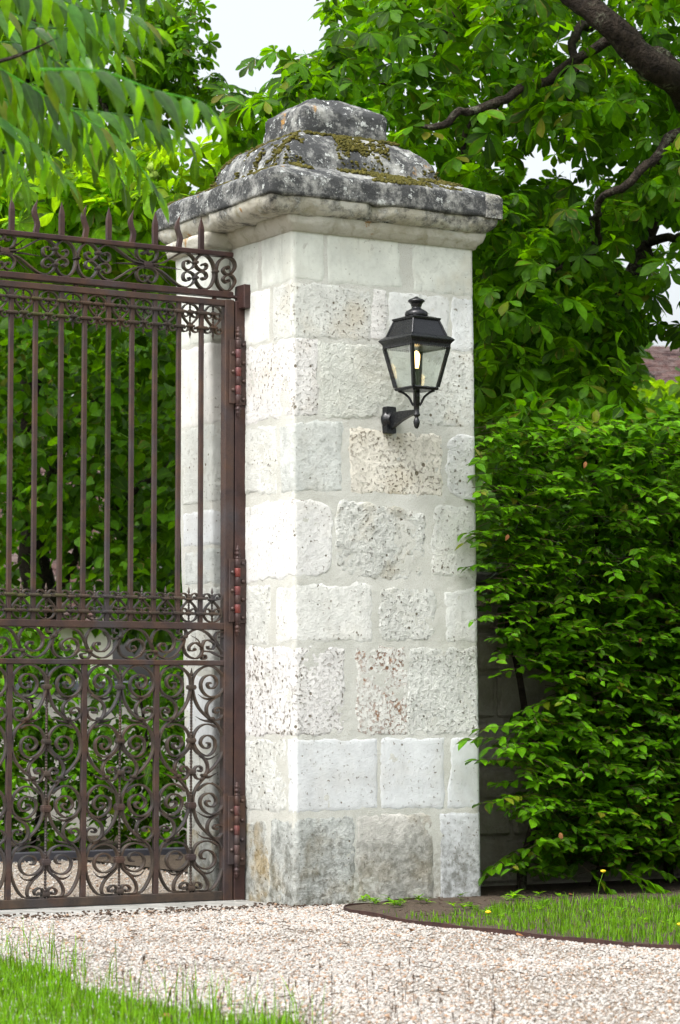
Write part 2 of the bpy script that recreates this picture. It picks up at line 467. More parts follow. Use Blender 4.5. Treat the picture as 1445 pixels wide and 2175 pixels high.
EDGE = cr([(.62, -.005), (.34, -.10), (.10, -.24), (.01, -.65), (-.03, -1.08), (.0, -1.35), (.035, -1.73), (.08, -2.05), (.2, -2.38), (.45, -2.85), (.9, -3.5), (1.6, -4.3)], 6)
def edge_x(y):
    return np.interp(-y, -EDGE[:, 1], EDGE[:, 0])
b = MB()
n = len(EDGE)
b.add([(p[0], p[1], G0 + .010) for p in EDGE] + [(9, p[1], G0 + .014) for p in EDGE], [(i, i + n, i + n + 1, i + 1) for i in range(n - 1)])
b.add([(.6, -.005, G0 + .010), (9, -.005, G0 + .014), (9, 5, G0 + .014), (.6, 5, G0 + .010)], [(0, 1, 2, 3)])
setp(b.build('soil_bed', M['soil']), kind='structure')
b = MB()
rings = []
for i, p in enumerate(EDGE):
    t = EDGE[min(i+1, n-1)] - EDGE[max(i-1, 0)]; t /= np.hypot(*t); nn = np.array([-t[1], t[0]]) * .003
    top = G0 + .015 + .003 * sin(i * .8)
    rings.append([(p[0]-nn[0], p[1]-nn[1], G0-.03), (p[0]+nn[0], p[1]+nn[1], G0-.03), (p[0]+nn[0], p[1]+nn[1], top), (p[0]-nn[0], p[1]-nn[1], top)])
b.loft(rings)
setp(b.build('steel_edging', M['steel']), 'thin rusty steel strip curving between the gravel and the grass', 'edging')
b = MB(); b.cbox((-2.6, .13, G0 - .05), (-.02, .40, G0 + .004), .006); b.cbox((-2.6, .405, G0 - .05), (-.02, .60, G0 + .003), .006)
setp(b.build('threshold', M['slab']), kind='structure')

# ================================================================== PILLAR
W, D1, HS = .954, .56, 2.90
def lean(V):
    V = np.array(V, float)
    V[:, 0] += -V[:, 2] * (.0063 + .0054 * V[:, 0] / .954)
    return V
def unfold(u, z, p, R=.014):
    """point of the unrolled pillar skin: u<0 left face, 0..W front, >W right face"""
    u = np.asarray(u, float)
    x = np.where(u < 0, 0, np.where(u > W, W, u)); y = np.where(u < 0, -u, np.where(u > W, u - W, 0))
    w0 = np.clip((u + R) / (2*R), 0, 1); w1 = np.clip((u - W + R) / (2*R), 0, 1)
    nx = -(1 - w0) + w1; ny = -w0 * (1 - w1)
    l = np.hypot(nx, ny) + 1e-9
    nx, ny = nx / l, ny / l
    k0 = np.clip(1 - np.abs(u) / R, 0, 1)**2 * R * .42; k1 = np.clip(1 - np.abs(u - W) / R, 0, 1)**2 * R * .42
    x = x + nx * p + k0 - k1; y = y + ny * p + k0 + k1
    return np.stack([x, y, z], -1)
def px_front(px, py):
    q = onY(px, py, 0); return (q[0] + .0063 * q[2]) / (1 - .0054 * q[2] / .954), q[2]
def px_left(px, py):
    q = ray(px, py); t = (0 - CAM[0] - .0063 * CAM[2]) / (q[0] + .0063 * q[2]); q = CAM + q * t
    return -q[1], q[2]
def grid_faces(nu, nz):
    i = np.arange(nu - 1)[None, :] + np.arange(nz - 1)[:, None] * nu
    return np.stack([i, i + 1, i + nu + 1, i + nu], -1).reshape(-1, 4)

pillar = empty('gate_pillar', (0, 0, 0))
setp(pillar, 'tall white limestone gate pillar with mossy moulded cap and iron hinges beside it', 'pillar')
# mortar skin
nu, nz = 190, 230
us = np.linspace(-.62, W + .80, nu); zs = np.linspace(-.08, HS + .05, nz)
U, Z = np.meshgrid(us, zs)
Pm = np.array([[.0022 * fbm((u, z, 3.1), 3, 9) + .0014 * fbm((u, z, 7.7), 3, 40) for u in us] for z in zs])
V = lean(unfold(U, Z, Pm).reshape(-1, 3))
link('mortar', mesh_np('mortar', V, grid_faces(nu, nz), None, True), pillar, M['mortar'])
b = MB(); b.box((.03, .05, 0), (W - .04, .86, HS)); b.build('core', M['mortar'], pillar)

def stone(q, name='stone', mat=None, parent=None, p=.0065, rough=.004, jag=.008, rnd=.045, res=.0085, mapper=None, color=(.66, .66, .62), cut=None, **props):
    """q = TL,TR,BR,BL in unrolled (u,z); a rough faced block standing slightly proud of the mortar"""
    q = np.array(q, float)
    wd = (np.hypot(*(q[1]-q[0])) + np.hypot(*(q[2]-q[3]))) / 2; hg = (np.hypot(*(q[3]-q[0])) + np.hypot(*(q[2]-q[1]))) / 2
    nu, nz = max(8, int(wd / res)), max(8, int(hg / res))
    a = np.linspace(-1, 1, nu); c = np.linspace(-1, 1, nz)
    # denser rows near the rim
    a = np.sin(a * pi / 2) * .25 + a * .75; c = np.sin(c * pi / 2) * .25 + c * .75
    A, B = np.meshgrid(a, c)
    A2 = A * np.sqrt(1 - rnd * B**6 / 2); B2 = B * np.sqrt(1 - rnd * A**6 / 2)
    sd = random.uniform(0, 100)
    s, t = (A2 + 1) / 2, (B2 + 1) / 2
    uz = (q[3]*((1-s)*(1-t))[..., None] + q[2]*(s*(1-t))[..., None] + q[1]*(s*t)[..., None] + q[0]*((1-s)*t)[..., None])
    dist = np.minimum((1 - np.abs(A)) * wd / 2, (1 - np.abs(B)) * hg / 2)
    # irregular outline
    N1 = np.array([[fbm((x*1.0, y*1.0, sd), 5, 17) for x, y in row] for row in uz])
    N2 = np.array([[fbm((x, y, sd + 9), 5, 17) for x, y in row] for row in uz])
    k = np.exp(-dist / .02)
    cen = q.mean(0); uz = cen + (uz - cen) * (1 + .011 / np.array([wd, hg]) * 2)
    uz = uz + np.stack([N1, N2], -1) * jag * (.55 if rough < .002 else 1.0) * k[..., None] * 2.0
    fine = np.array([[fbm((x, y, sd + 31), 5, 46) for x, y in row] for row in uz])
    broad = np.array([[fbm((x, y, sd + 57), 2, 6) for x, y in row] for row in uz])
    pr = -.0016 + (p * .30 + .0016 + (fine * .26 + broad * .30) * rough) * (1 - np.exp(-dist / .006))
    V = (mapper or (lambda u, z, p: lean(unfold(u, z, p).reshape(-1, 3))))(uz[..., 0], uz[..., 1], pr)
    me = mesh_np('stone', V, grid_faces(nu, nz), None, True)
    o = link(name, me, parent or pillar, mat or M['stone'])
    o.color = (*color, 1)
    for kk in ('pitting', 'grime', 'rust', 'coarse', 'ochre'):
        o[kk] = float(props.get(kk, {'pitting': .35, 'grime': .25, 'rust': 0., 'coarse': .4, 'ochre': .12}[kk]))
    if 'label' in props: o['label'] = props['label']
    return o
def cF(u, v): return 370 + u / 2.064, 450 + v / 2.064
def cG(u, v): return 370 + u / 2.064, 1200 + v / 2.064
def fr(c, pts): return [px_front(*c(*p)) for p in pts]
def corner(c, ul, vtl, vbl, ur, vtr, vbr):
    """quoin: left edge given on the left face, right edge on the front face"""
    return [px_left(*c(ul, vtl)), px_front(*c(ur, vtr)), px_front(*c(ur, vbr)), px_left(*c(ul, vbl))]
def lf(c, pts): return [px_left(*c(*p)) for p in pts]
def wrap(q, d=.22):
    q[1] = (W + d, q[1][1]); q[2] = (W + d, q[2][1]); return q
smooth_w = dict(color=(.615, .645, .59), pitting=.05, coarse=.12, rough=.0012, grime=.22)
pale = dict(color=(.60, .63, .635), pitting=.38, coarse=.14, rough=.0012, grime=.06)
rough_w = dict(color=(.62, .64, .60), pitting=.50, coarse=.75, rough=.0075, grime=.22)
pit_w = dict(color=(.64, .64, .58), pitting=.85, coarse=.8, rough=.0065, grime=.15, ochre=.3)
grey_w = dict(color=(.555, .585, .56), pitting=.28, coarse=.5, rough=.004, grime=.55)
S = stone
# row 1
S(corner(cF, 387, 100, 330, 648, 76, 300), **{**smooth_w, 'grime': .15})
S(lf(cF, [(275, 125), (366, 98), (366, 335), (262, 362)]), **smooth_w)
S(fr(cF, [(676, 82), (975, 115), (990, 328), (682, 305)]), **smooth_w)
S(wrap(fr(cF, [(1046, 128), (1312, 150), (1310, 368), (1060, 340)])), **{**smooth_w, 'grime': .4, 'ochre': .3})
# row 2
S(lf(cF, [(250, 385), (415, 342), (415, 560), (250, 600)]), **{**smooth_w, 'color': (.70, .72, .68)})
S(corner(cF, 436, 335, 568, 857, 348, 560), **{**rough_w, 'pitting': .6, 'rough': .0045, 'ochre': .35})
S(fr(cF, [(873, 345), (930, 352), (924, 562), (868, 556)]), **{**rough_w, 'color': (.70, .70, .67)})
S(fr(cF, [(946, 355), (1196, 378), (1196, 592), (946, 577)]), **{**pale, 'grime': .35, 'color': (.66, .68, .66)})
S(wrap(fr(cF, [(1222, 380), (1312, 388), (1314, 607), (1220, 600)])), **{**grey_w, 'color': (.66, .69, .69), 'grime': .25})
# row 3
S(corner(cF, 262, 622, 935, 624, 562, 890), **{**pit_w, 'pitting': .7, 'color': (.70, .70, .68), 'rough': .005})
S(fr(cF, [(640, 572), (1035, 602), (1032, 897), (645, 892)]), **{**grey_w, 'color': (.62, .645, .59), 'coarse': 1.2, 'grime': .3, 'rough': .0085, 'pitting': .1})
S(wrap(fr(cF, [(1058, 606), (1312, 632), (1318, 930), (1065, 926)])), **{**rough_w, 'ochre': .4, 'pitting': .65})
# row 4
S(lf(cF, [(262, 965), (445, 942), (447, 1235), (262, 1225)]), **rough_w)
S(corner(cF, 467, 945, 1225, 728, 925, 1226), **grey_w)
S(fr(cF, [(776, 955), (1170, 985), (1170, 1243), (780, 1222)]), **{**pit_w, 'pitting': 1.0, 'ochre': .5, 'color': (.69, .67, .59)}, label='cream coloured stone riddled with deep brown pits')
S(wrap(fr(cF, [(1200, 985), (1318, 985), (1322, 1255), (1204, 1247)])), **{**rough_w, 'rnd': .5, 'color': (.68, .70, .69)})
# row 5
S(corner(cF, 262, 1300, 1625, 688, 1275, 1595), rnd=.35, **{**rough_w, 'rough': .0035, 'coarse': .4, 'color': (.70, .71, .69)})
S(fr(cF, [(715, 1265), (1100, 1322), (1094, 1608), (712, 1590)]), rnd=.25, **{**rough_w, 'rough': .013, 'coarse': 1.3, 'ochre': .5, 'grime': .5})
S(wrap(fr(cF, [(1142, 1285), (1322, 1300), (1325, 1610), (1128, 1592)])), rnd=.3, **{**rough_w, 'rough': .004})
# row 6
S(lf(cG, [(262, 110), (420, 90), (414, 345), (262, 340)]), **rough_w)
S(corner(cG, 452, 104, 334, 862, 94, 330), **{**rough_w, 'rough': .003, 'coarse': .5, 'pitting': .4, 'color': (.69, .705, .67)})
S(fr(cG, [(906, 100), (1145, 112), (1130, 322), (908, 330)]), rnd=.4, **{**rough_w, 'rough': .011, 'coarse': 1.2})
S(wrap(fr(cG, [(1192, 115), (1325, 105), (1335, 330), (1198, 330)])), **{**grey_w, 'color': (.66, .68, .65), 'grime': .25})
# row 7
S(corner(cG, 262, 372, 745, 742, 372, 738), **{**pit_w, 'pitting': .9, 'ochre': .12, 'color': (.69, .69, .67), 'rough': .008}, label='pale corner stone peppered with holes')
S(fr(cG, [(798, 363), (1012, 363), (1018, 738), (805, 738)]), **{**pit_w, 'pitting': 1.0, 'rust': 1.0, 'ochre': .05, 'color': (.66, .67, .63), 'grime': .05}, label='white stone spotted with rust red holes')
S(wrap(fr(cG, [(1035, 370), (1338, 370), (1340, 735), (1030, 736)])), **{**rough_w, 'rough': .009, 'coarse': 1.1, 'pitting': .6})
# row 8
S(lf(cG, [(262, 775), (485, 770), (490, 1070), (262, 1075)]), **{**rough_w, 'rough': .008, 'coarse': 1.0})
S(corner(cG, 503, 768, 1078, 884, 770, 1062), **pale)
S(fr(cG, [(912, 770), (1178, 765), (1180, 1060), (912, 1060)]), **pale)
S(wrap(fr(cG, [(1222, 765), (1345, 765), (1345, 1062), (1205, 1060)])), **{**pale, 'pitting': .1})
# row 9
S(lf(cG, [(262, 1140), (400, 1125), (420, 1490), (262, 1500)]), **{**rough_w, 'grime': .5, 'ochre': .7, 'rough': .009})
S(corner(cG, 425, 1128, 1490, 785, 1110, 1478), jag=.009, **{**grey_w, 'grime': 1.0, 'ochre': .35, 'coarse': .9, 'rough': .006}, label='dark weathered grey stone at the foot of the pillar')
S(fr(cG, [(808, 1106), (1128, 1096), (1132, 1455), (808, 1474)]), **{**grey_w, 'color': (.58, .575, .53), 'grime': .4, 'rough': .005, 'ochre': .3})
S(wrap(fr(cG, [(1172, 1096), (1348, 1096), (1350, 1455), (1176, 1462)])), **{**pale, 'pitting': .5, 'color': (.66, .69, .71), 'grime': .15})
# rows on the right hand return (only seen from the side)
for i in range(8):
    z0 = .05 + i * .355
    S([(W + .25, z0 + .32), (W + .74, z0 + .32), (W + .74, z0), (W + .25, z0)], res=.02, **rough_w)

# rear pilaster against which the gate shuts
PX, PD = -.088, .27
def pil_map(u, z, p):
    """u<0: left cheek, u>0: narrow front"""
    x = np.where(u < 0, PX, PX + u); y = np.where(u < 0, D1 - u, D1)
    R = .012
    w = np.clip((u + R) / (2*R), 0, 1); nx, ny = -(1-w), -w; l = np.hypot(nx, ny)
    k = np.clip(1 - np.abs(u) / R, 0, 1)**2 * R * .4
    V = np.stack([x + nx/l*p + k, y + ny/l*p + k, z], -1).reshape(-1, 3)
    V[:, 0] += -V[:, 2] * .012 + .026 - .03
    V[:, 1] += .03 * (V[:, 2] - 1.4) * np.clip((V[:, 1] - D1) / PD, 0, 1)
    return V
nu, nz = 40, 150
U, Z = np.meshgrid(np.linspace(-PD - .02, .10, nu), np.linspace(-.08, HS + .05, nz))
Pm = np.array([[.003 * fbm((u + 40, z, 3.1), 3, 12) for u in U[0]] for z in Z[:, 0]])
link('pilaster', mesh_np('pilaster', pil_map(U, Z, Pm), grid_faces(nu, nz), None, True), pillar, M['mortar'])
prow = [2.86, 2.50, 2.47, 2.06, 2.03, 1.735, 1.70, 1.45, 1.425, 1.215, 1.19, .84, .81, .53, .50, .27, .235, -.05]
prow = [(2.87, 2.47), (2.445, 2.10), (2.075, 1.745), (1.695, 1.555), (1.52, 1.38), (1.35, .99), (.96, .66), (.63, .30), (.27, -.04)]
for i, (zt, zb) in enumerate(prow):
    st = [smooth_w, {**smooth_w, 'color': (.72, .72, .69)}, rough_w, pale, grey_w, rough_w, pale, rough_w, {**rough_w, 'ochre': .9, 'grime': .5}][i]
    S([(-PD + .01, zt), (.085, zt), (.085, zb), (-PD + .01, zb)], mapper=pil_map, **st)

# ------------------------------------------------------------------ cap
CX, CY = .405, .45
def rect_ring(l, r_, f, bk, z, n, rad=.0):
    """rectangular ring of points, n per side, corners rounded by rad"""
    P = []
    cs = [((l, f), (r_, f)), ((r_, f), (r_, bk)), ((r_, bk), (l, bk)), ((l, bk), (l, f))]
    for (a, c) in cs:
        for k in range(n):
            t = k / n
            P.append([a[0] + (c[0]-a[0])*t, a[1] + (c[1]-a[1])*t])
    P = np.array(P)
    if rad > 0:
        inner = np.clip(P, [l + rad, f + rad], [r_ - rad, bk - rad])
        d = P - inner; L = np.hypot(d[:, 0], d[:, 1]) + 1e-9
        P = inner + d / L[:, None] * np.minimum(L, rad)[:, None]
    return np.column_stack([P, np.full(len(P), z)])
def cap_part(name, rows, n=52, amp=.004, fr_=8, crust=.9, rad=.012, chips=.0):
    """rows of (l, r, f, b, z); resampled finely, roughened"""
    rows = np.array(rows, float)
    out = [rows[0]]
    for i in range(1, len(rows)):
        L = np.abs(rows[i] - rows[i-1]).max(); k = max(1, int(L / .012))
        for j in range(1, k + 1): out.append(rows[i-1] + (rows[i] - rows[i-1]) * j / k)
    rings = [rect_ring(*r, n, rad) for r in out]
    nr, m = len(rings), len(rings[0])
    V = np.array(rings).reshape(-1, 3)
    c = np.array([CX, CY])
    for i in range(len(V)):
        p = V[i]; a = amp * (fbm(p, 5, fr_) + .5 * fbm(p + 20, 3, fr_ * 4))
        d = p[:2] - c; d = d / (np.hypot(*d) + 1e-6)
        ch = chips * max(0, fbm(p + 5, 3, 7) - .12)
        V[i] = [p[0] + d[0]*(a - ch), p[1] + d[1]*(a - ch), p[2] + a * .8 - ch * .25]
    i = np.arange(m)[None, :] + np.arange(nr - 1)[:, None] * m
    j = (np.arange(m) + 1) % m
    j = j[None, :] + np.arange(nr - 1)[:, None] * m
    Fc = np.stack([i, j, j + m, i + m], -1).reshape(-1, 4)
    o = link(name, mesh_np(name, V, Fc, None, True), pillar, M['cap'])
    o['crust'] = crust
    return o
L0, R0, F0, B0 = -.195, 1.005, -.112, 1.0
def off(d, z): return (L0 + d, R0 - d, F0 + d, B0 - d, z)
# bed mould below (follows the shaft), ovolo, slab, domed tier, top block
zb = 2.895
cap_part('bed_moulding', [(.03, .86, .06, .9, zb - .02), (-.03, .932, -.012, .9, zb - .012), (-.035, .938, -.018, .9, zb + .004), (-.052, .952, -.036, .9, zb + .016), (-.066, .962, -.046, .9, zb + .046), (-.068, .963, -.048, .9, zb + .058), (.05, .85, .08, .8, zb + .062)], crust=.3, amp=.003, chips=.03)
cap_part('pilaster_moulding', [(-.105, .2, .58, .93, zb - .02), (-.155, .2, .53, .93, zb - .01), (-.17, .2, .515, .93, zb + .034), (-.172, .2, .513, .93, zb + .05), (-.10, .2, .6, .93, zb + .058)], crust=.15, amp=.003, n=24)
ov = [(.2, zb + .052), (.072, zb + .054)] + [(.072 - .062 * sin(a), zb + .054 + .064 * (1 - cos(a))) for a in np.linspace(.15, pi/2, 7)] + [(.012, zb + .123), (.06, zb + .125)]
cap_part('ovolo_moulding', [off(d, z) for d, z in ov], crust=.68, amp=.004, chips=.04, rad=.012)
cap_part('cap_slab', [off(.10, zb + .119), off(.006, zb + .120), off(.0, zb + .126), off(.002, zb + .212), off(.010, zb + .224), off(.06, zb + .250), off(.20, zb + .302), off(.35, zb + .32)], crust=.85, amp=.0035, chips=.014, rad=.012)
cap_part('slab_corner_block', [(.915, R0 + .003, F0 - .003, .2, zb + .118), (.912, R0 + .004, F0 - .004, .2, zb + .124), (.912, R0 + .004, F0 - .004, .2, zb + .208), (.918, R0 - .006, F0 + .008, .2, zb + .226), (.93, R0 - .04, F0 + .05, .18, zb + .24)], crust=.74, amp=.002, n=20, rad=.008)
dm = [(.192, .27), (.195, .305), (.207, .355), (.235, .405), (.28, .450), (.33, .480), (.375, .495), (.48, .50)]
cap_part('domed_tier', [off(d, zb + z) for d, z in dm], crust=.85, amp=.006, chips=.02, rad=.035)
tb = [(.372, .475), (.370, .52), (.374, .600), (.386, .618), (.44, .655), (.51, .690), (.535, .696)]
cap_part('top_block', [off(d, zb + z) for d, z in tb], crust=.90, amp=.006, chips=.028, rad=.022, n=40)

# moss cushions lying on the ledges of the cap
ico_v = np.array([(0,0,1),(.894,0,.447),(.276,.851,.447),(-.724,.526,.447),(-.724,-.526,.447),(.276,-.851,.447),(.724,.526,-.447),(-.276,.851,-.447),(-.894,0,-.447),(-.276,-.851,-.447),(.724,-.526,-.447),(0,0,-1)], float)
ico_f = np.array([(0,1,2),(0,2,3),(0,3,4),(0,4,5),(0,5,1),(1,6,2),(2,7,3),(3,8,4),(4,9,5),(5,10,1),(6,7,2),(7,8,3),(8,9,4),(9,10,5),(10,6,1),(11,7,6),(11,8,7),(11,9,8),(11,10,9),(11,6,10)])
def blobs(P, S3, jit=.2):
    """many small irregular lumps; P (n,3), S3 (n,3)"""
    n = len(P)
    V = ico_v[None] * (1 + rng.uniform(-jit, jit, (n, 12, 1)))
    a = rng.uniform(0, 2*pi, n); ca, sa = np.cos(a), np.sin(a)
    V = V * S3[:, None, :]
    x = V[..., 0]*ca[:, None] - V[..., 1]*sa[:, None]; y = V[..., 0]*sa[:, None] + V[..., 1]*ca[:, None]
    V = np.stack([x, y, V[..., 2]], -1) + P[:, None, :]
    Fc = ico_f[None] + (np.arange(n) * 12)[:, None, None]
    return V.reshape(-1, 3), Fc.reshape(-1, 3)
def cap_height(d):
    prof = [(0, .210), (.010, .224), (.06, .250), (.195, .302), (.198, .315), (.207, .355), (.235, .405), (.28, .450), (.33, .480), (.372, .495)]
    return zb + np.interp(d, [a for a, _ in prof], [c for _, c in prof])
mp = []
while len(mp) < 4600:
    x, y = random.uniform(L0, R0), random.uniform(F0, B0)
    dl, dr, df = x - L0, R0 - x, y - F0
    d = min(dl, dr, df, B0 - y)
    if d < .014 or d > .372: continue
    if d == B0 - y and random.random() < .8: continue
    nf = fbm((x, y, 0), 4, 7) + .35 * fbm((x, y, 4), 3, 30)
    ledge = (.12 < d < .205) * .26 + (d > .33) * .34
    lo = 0
    if d == df:
        lo = .30 if x > .18 else -.02
        # the streak that runs down the front slope
        lo += .55 * exp(-((x - (.34 + (.36 - d) * .9)) / .07)**2)
        if d > .2 and d < .33 and x > .62: lo -= .25
    elif d == dl: lo = .05
    else: lo = .1
    if nf + ledge + lo < .48: continue
    mp.append((x, y, cap_height(d) + random.uniform(-.003, .004)))
mp = np.array(mp)
sz = rng.uniform(.004, .0105, (len(mp), 1)) * np.array([[1, 1, .75]])
V, Fc = blobs(mp, sz, .35)
setp(link('moss', mesh_np('moss', V, Fc), pillar, M['moss']), kind='stuff')

# ================================================================== GATE
GY = .43                 # front plane of the gate
gate = empty('iron_gate', (-.08, GY, 0))
setp(gate, 'wrought iron gate of tall bars and scrolls with spiked crest hung on the pillar', 'gate')
def gp(px, py):
    q = onY(px, py, GY); return np.array([q[0], q[2]])
BARS = [gp(px, 1000)[0] for px in (24, 76, 131, 181, 232, 282, 331, 382, 430)]
sp = (BARS[-1] - BARS[0]) / 8
GX0, GX1 = -1.80, -.070            # hanging edge at the post
while BARS[0] - sp > GX0 + .06: BARS.insert(0, BARS[0] - sp)
bx = lambda a, c, name, mat, ch=.003: (lambda m: (m.cbox(a, c, ch), m.build(name, mat, gate))[1])(MB())
zt1 = gp(480, 637)[1]; zt0 = gp(480, 650)[1]
zm1, zm0 = gp(480, 1323)[1], gp(480, 1338)[1]
zl1, zl0 = gp(480, 1403)[1], gp(480, 1414)[1]
zbot1, zbot0 = G0 + .044, G0 + .006
bx((GX0, GY, zt0), (GX1 - .045, GY + .034, zt1), 'top_rail', M['iron'])
bx((GX0, GY, zm0), (GX1 - .045, GY + .034, zm1), 'middle_rail', M['iron'])
bx((GX0, GY, zl0), (GX1 - .045, GY + .034, zl1), 'lower_rail', M['iron'])
bx((GX0, GY, zbot0), (GX1 - .045, GY + .034, zbot1), 'bottom_rail', M['iron_dark'])
bx((GX1 - .046, GY - .004, zbot0 - .004), (GX1, GY + .040, zt1 + .002), 'stile', M['iron'])
bx((GX0 - .04, GY - .004, zbot0 - .004), (GX0, GY + .040, zt1 + .002), 'stile', M['iron'])
# crest rails
hc1, hc0 = gp(497, 536)[1], gp(497, 546)[1]
lc1, lc0 = gp(497, 620)[1], gp(497, 633)[1]
bx((GX0, GY, hc0), (gp(497, 541)[0], GY + .045, hc1), 'crest_rail', M['iron_red'])
bx((GX0, GY, lc0), (gp(497, 626)[0], GY + .045, lc1), 'crest_rail', M['iron_red'])
for px in (166, 290, 460):
    x = gp(px, 600)[0]; bx((x - .009, GY + .01, zt1), (x + .009, GY + .028, lc0), 'stud', M['iron_red'])
# bars
bm_ = MB(); bm_.cbox((-.0095, 0, zm1), (.0095, .019, zt0), .0015); bar_me = bm_.mesh('bar'); bar_me.materials.append(M['iron'])
for x in BARS:
    o = link('bar', bar_me, gate); o.location = Vector((x, GY + .006, 0))
# spikes on the crest: straight and flame-shaped in turn
def spike_mesh(wavy):
    b = MB(); rings = []
    H = .148
    for k in range(15):
        t = k / 14; w = .0105 * (1 if t < .62 else max(.12, 1 - ((t - .62) / .38)**1.3))
        if wavy: w *= 1.0 - .12 * t
        dx = (.0085 * sin(t * 2 * pi * 1.15) * min(1, t * 3)) if wavy else 0
        rings.append([(dx - w, -w, t*H), (dx + w, -w, t*H), (dx + w, w, t*H), (dx - w, w, t*H)])
    b.loft(rings); me = b.mesh('spike'); me.materials.append(M['iron_red']); return me
SPK = [spike_mesh(False), spike_mesh(True)]
for i, x in enumerate(reversed(BARS)):
    o = link('spike', SPK[i % 2], gate); o.location = Vector((x, GY + .02, hc1 - .001))
    o['label'] = 'wavy flame-shaped spike' if i % 2 else 'straight pointed spike'

def scroll_me(pts, th=.0065, y0=.004, y1=.030, n=5, mat='iron_dark', end=True):
    P = cr(pts, n); b = MB(); b.ribbon(P, th, y0, y1)
    me = b.mesh('scroll'); me.materials.append(M[mat]); return me
def horn_me(pts, r0=.0085, beads=13, mat='iron_dark', y=.016):
    P = cr(pts, 10); k = range(beads * 3); tt = np.linspace(0, len(P) - 1, beads * 3)
    P = np.column_stack([np.interp(tt, np.arange(len(P)), P[:, 0]), np.interp(tt, np.arange(len(P)), P[:, 1])])
    b = MB(); rad = []
    for i in range(len(k)):
        t = i / (len(k) - 1); rad.append(max(.0012, r0 * (1 - t)**.7 * (.72 + .34 * (i % 3 == 1))))
    b.tube([(P[j][0], y, P[j][1]) for j in k], rad, 6, False)
    me = b.mesh('leaf_spray'); me.materials.append(M[mat]); return me
def box_me(w, d, h, mat, y0=0):
    b = MB(); b.cbox((-w/2, y0, -h/2), (w/2, y0 + d, h/2), .002)
    b.cbox((-w/2 - .0015, y0 - .0012, -h*.22), (w/2 + .0015, y0 + d + .001, h*.22), .001)
    me = b.mesh('collar'); me.materials.append(M[mat]); return me
def rod_me(z0, z1, tipup=True, r=.0065, pitch=.0125, mat='iron_dark', tip=.035):
    n = int((z1 - z0 - tip) / pitch); prof = []
    for k in range(n):
        prof += [(r * .62, k * pitch), (r, k * pitch + pitch * .3), (r, k * pitch + pitch * .7)]
    L = n * pitch
    prof += [(r * .6, L), (r * 1.15, L + tip * .15), (r * 1.05, L + tip * .35), (r * .12, L + tip)]
    if not tipup: prof = [(a, -h) for a, h in prof]
    b = MB(); b.lathe((0, 0.016, z0 if tipup else z1), prof, 7, smooth=False)
    me = b.mesh('beaded_rod'); me.materials.append(M[mat]); return me
def put(name, me, x, z=0, sx=1, sz=1):
    o = link(name, me, gate); o.location = (x, GY, z); o.scale = (sx, 1, sz); return o

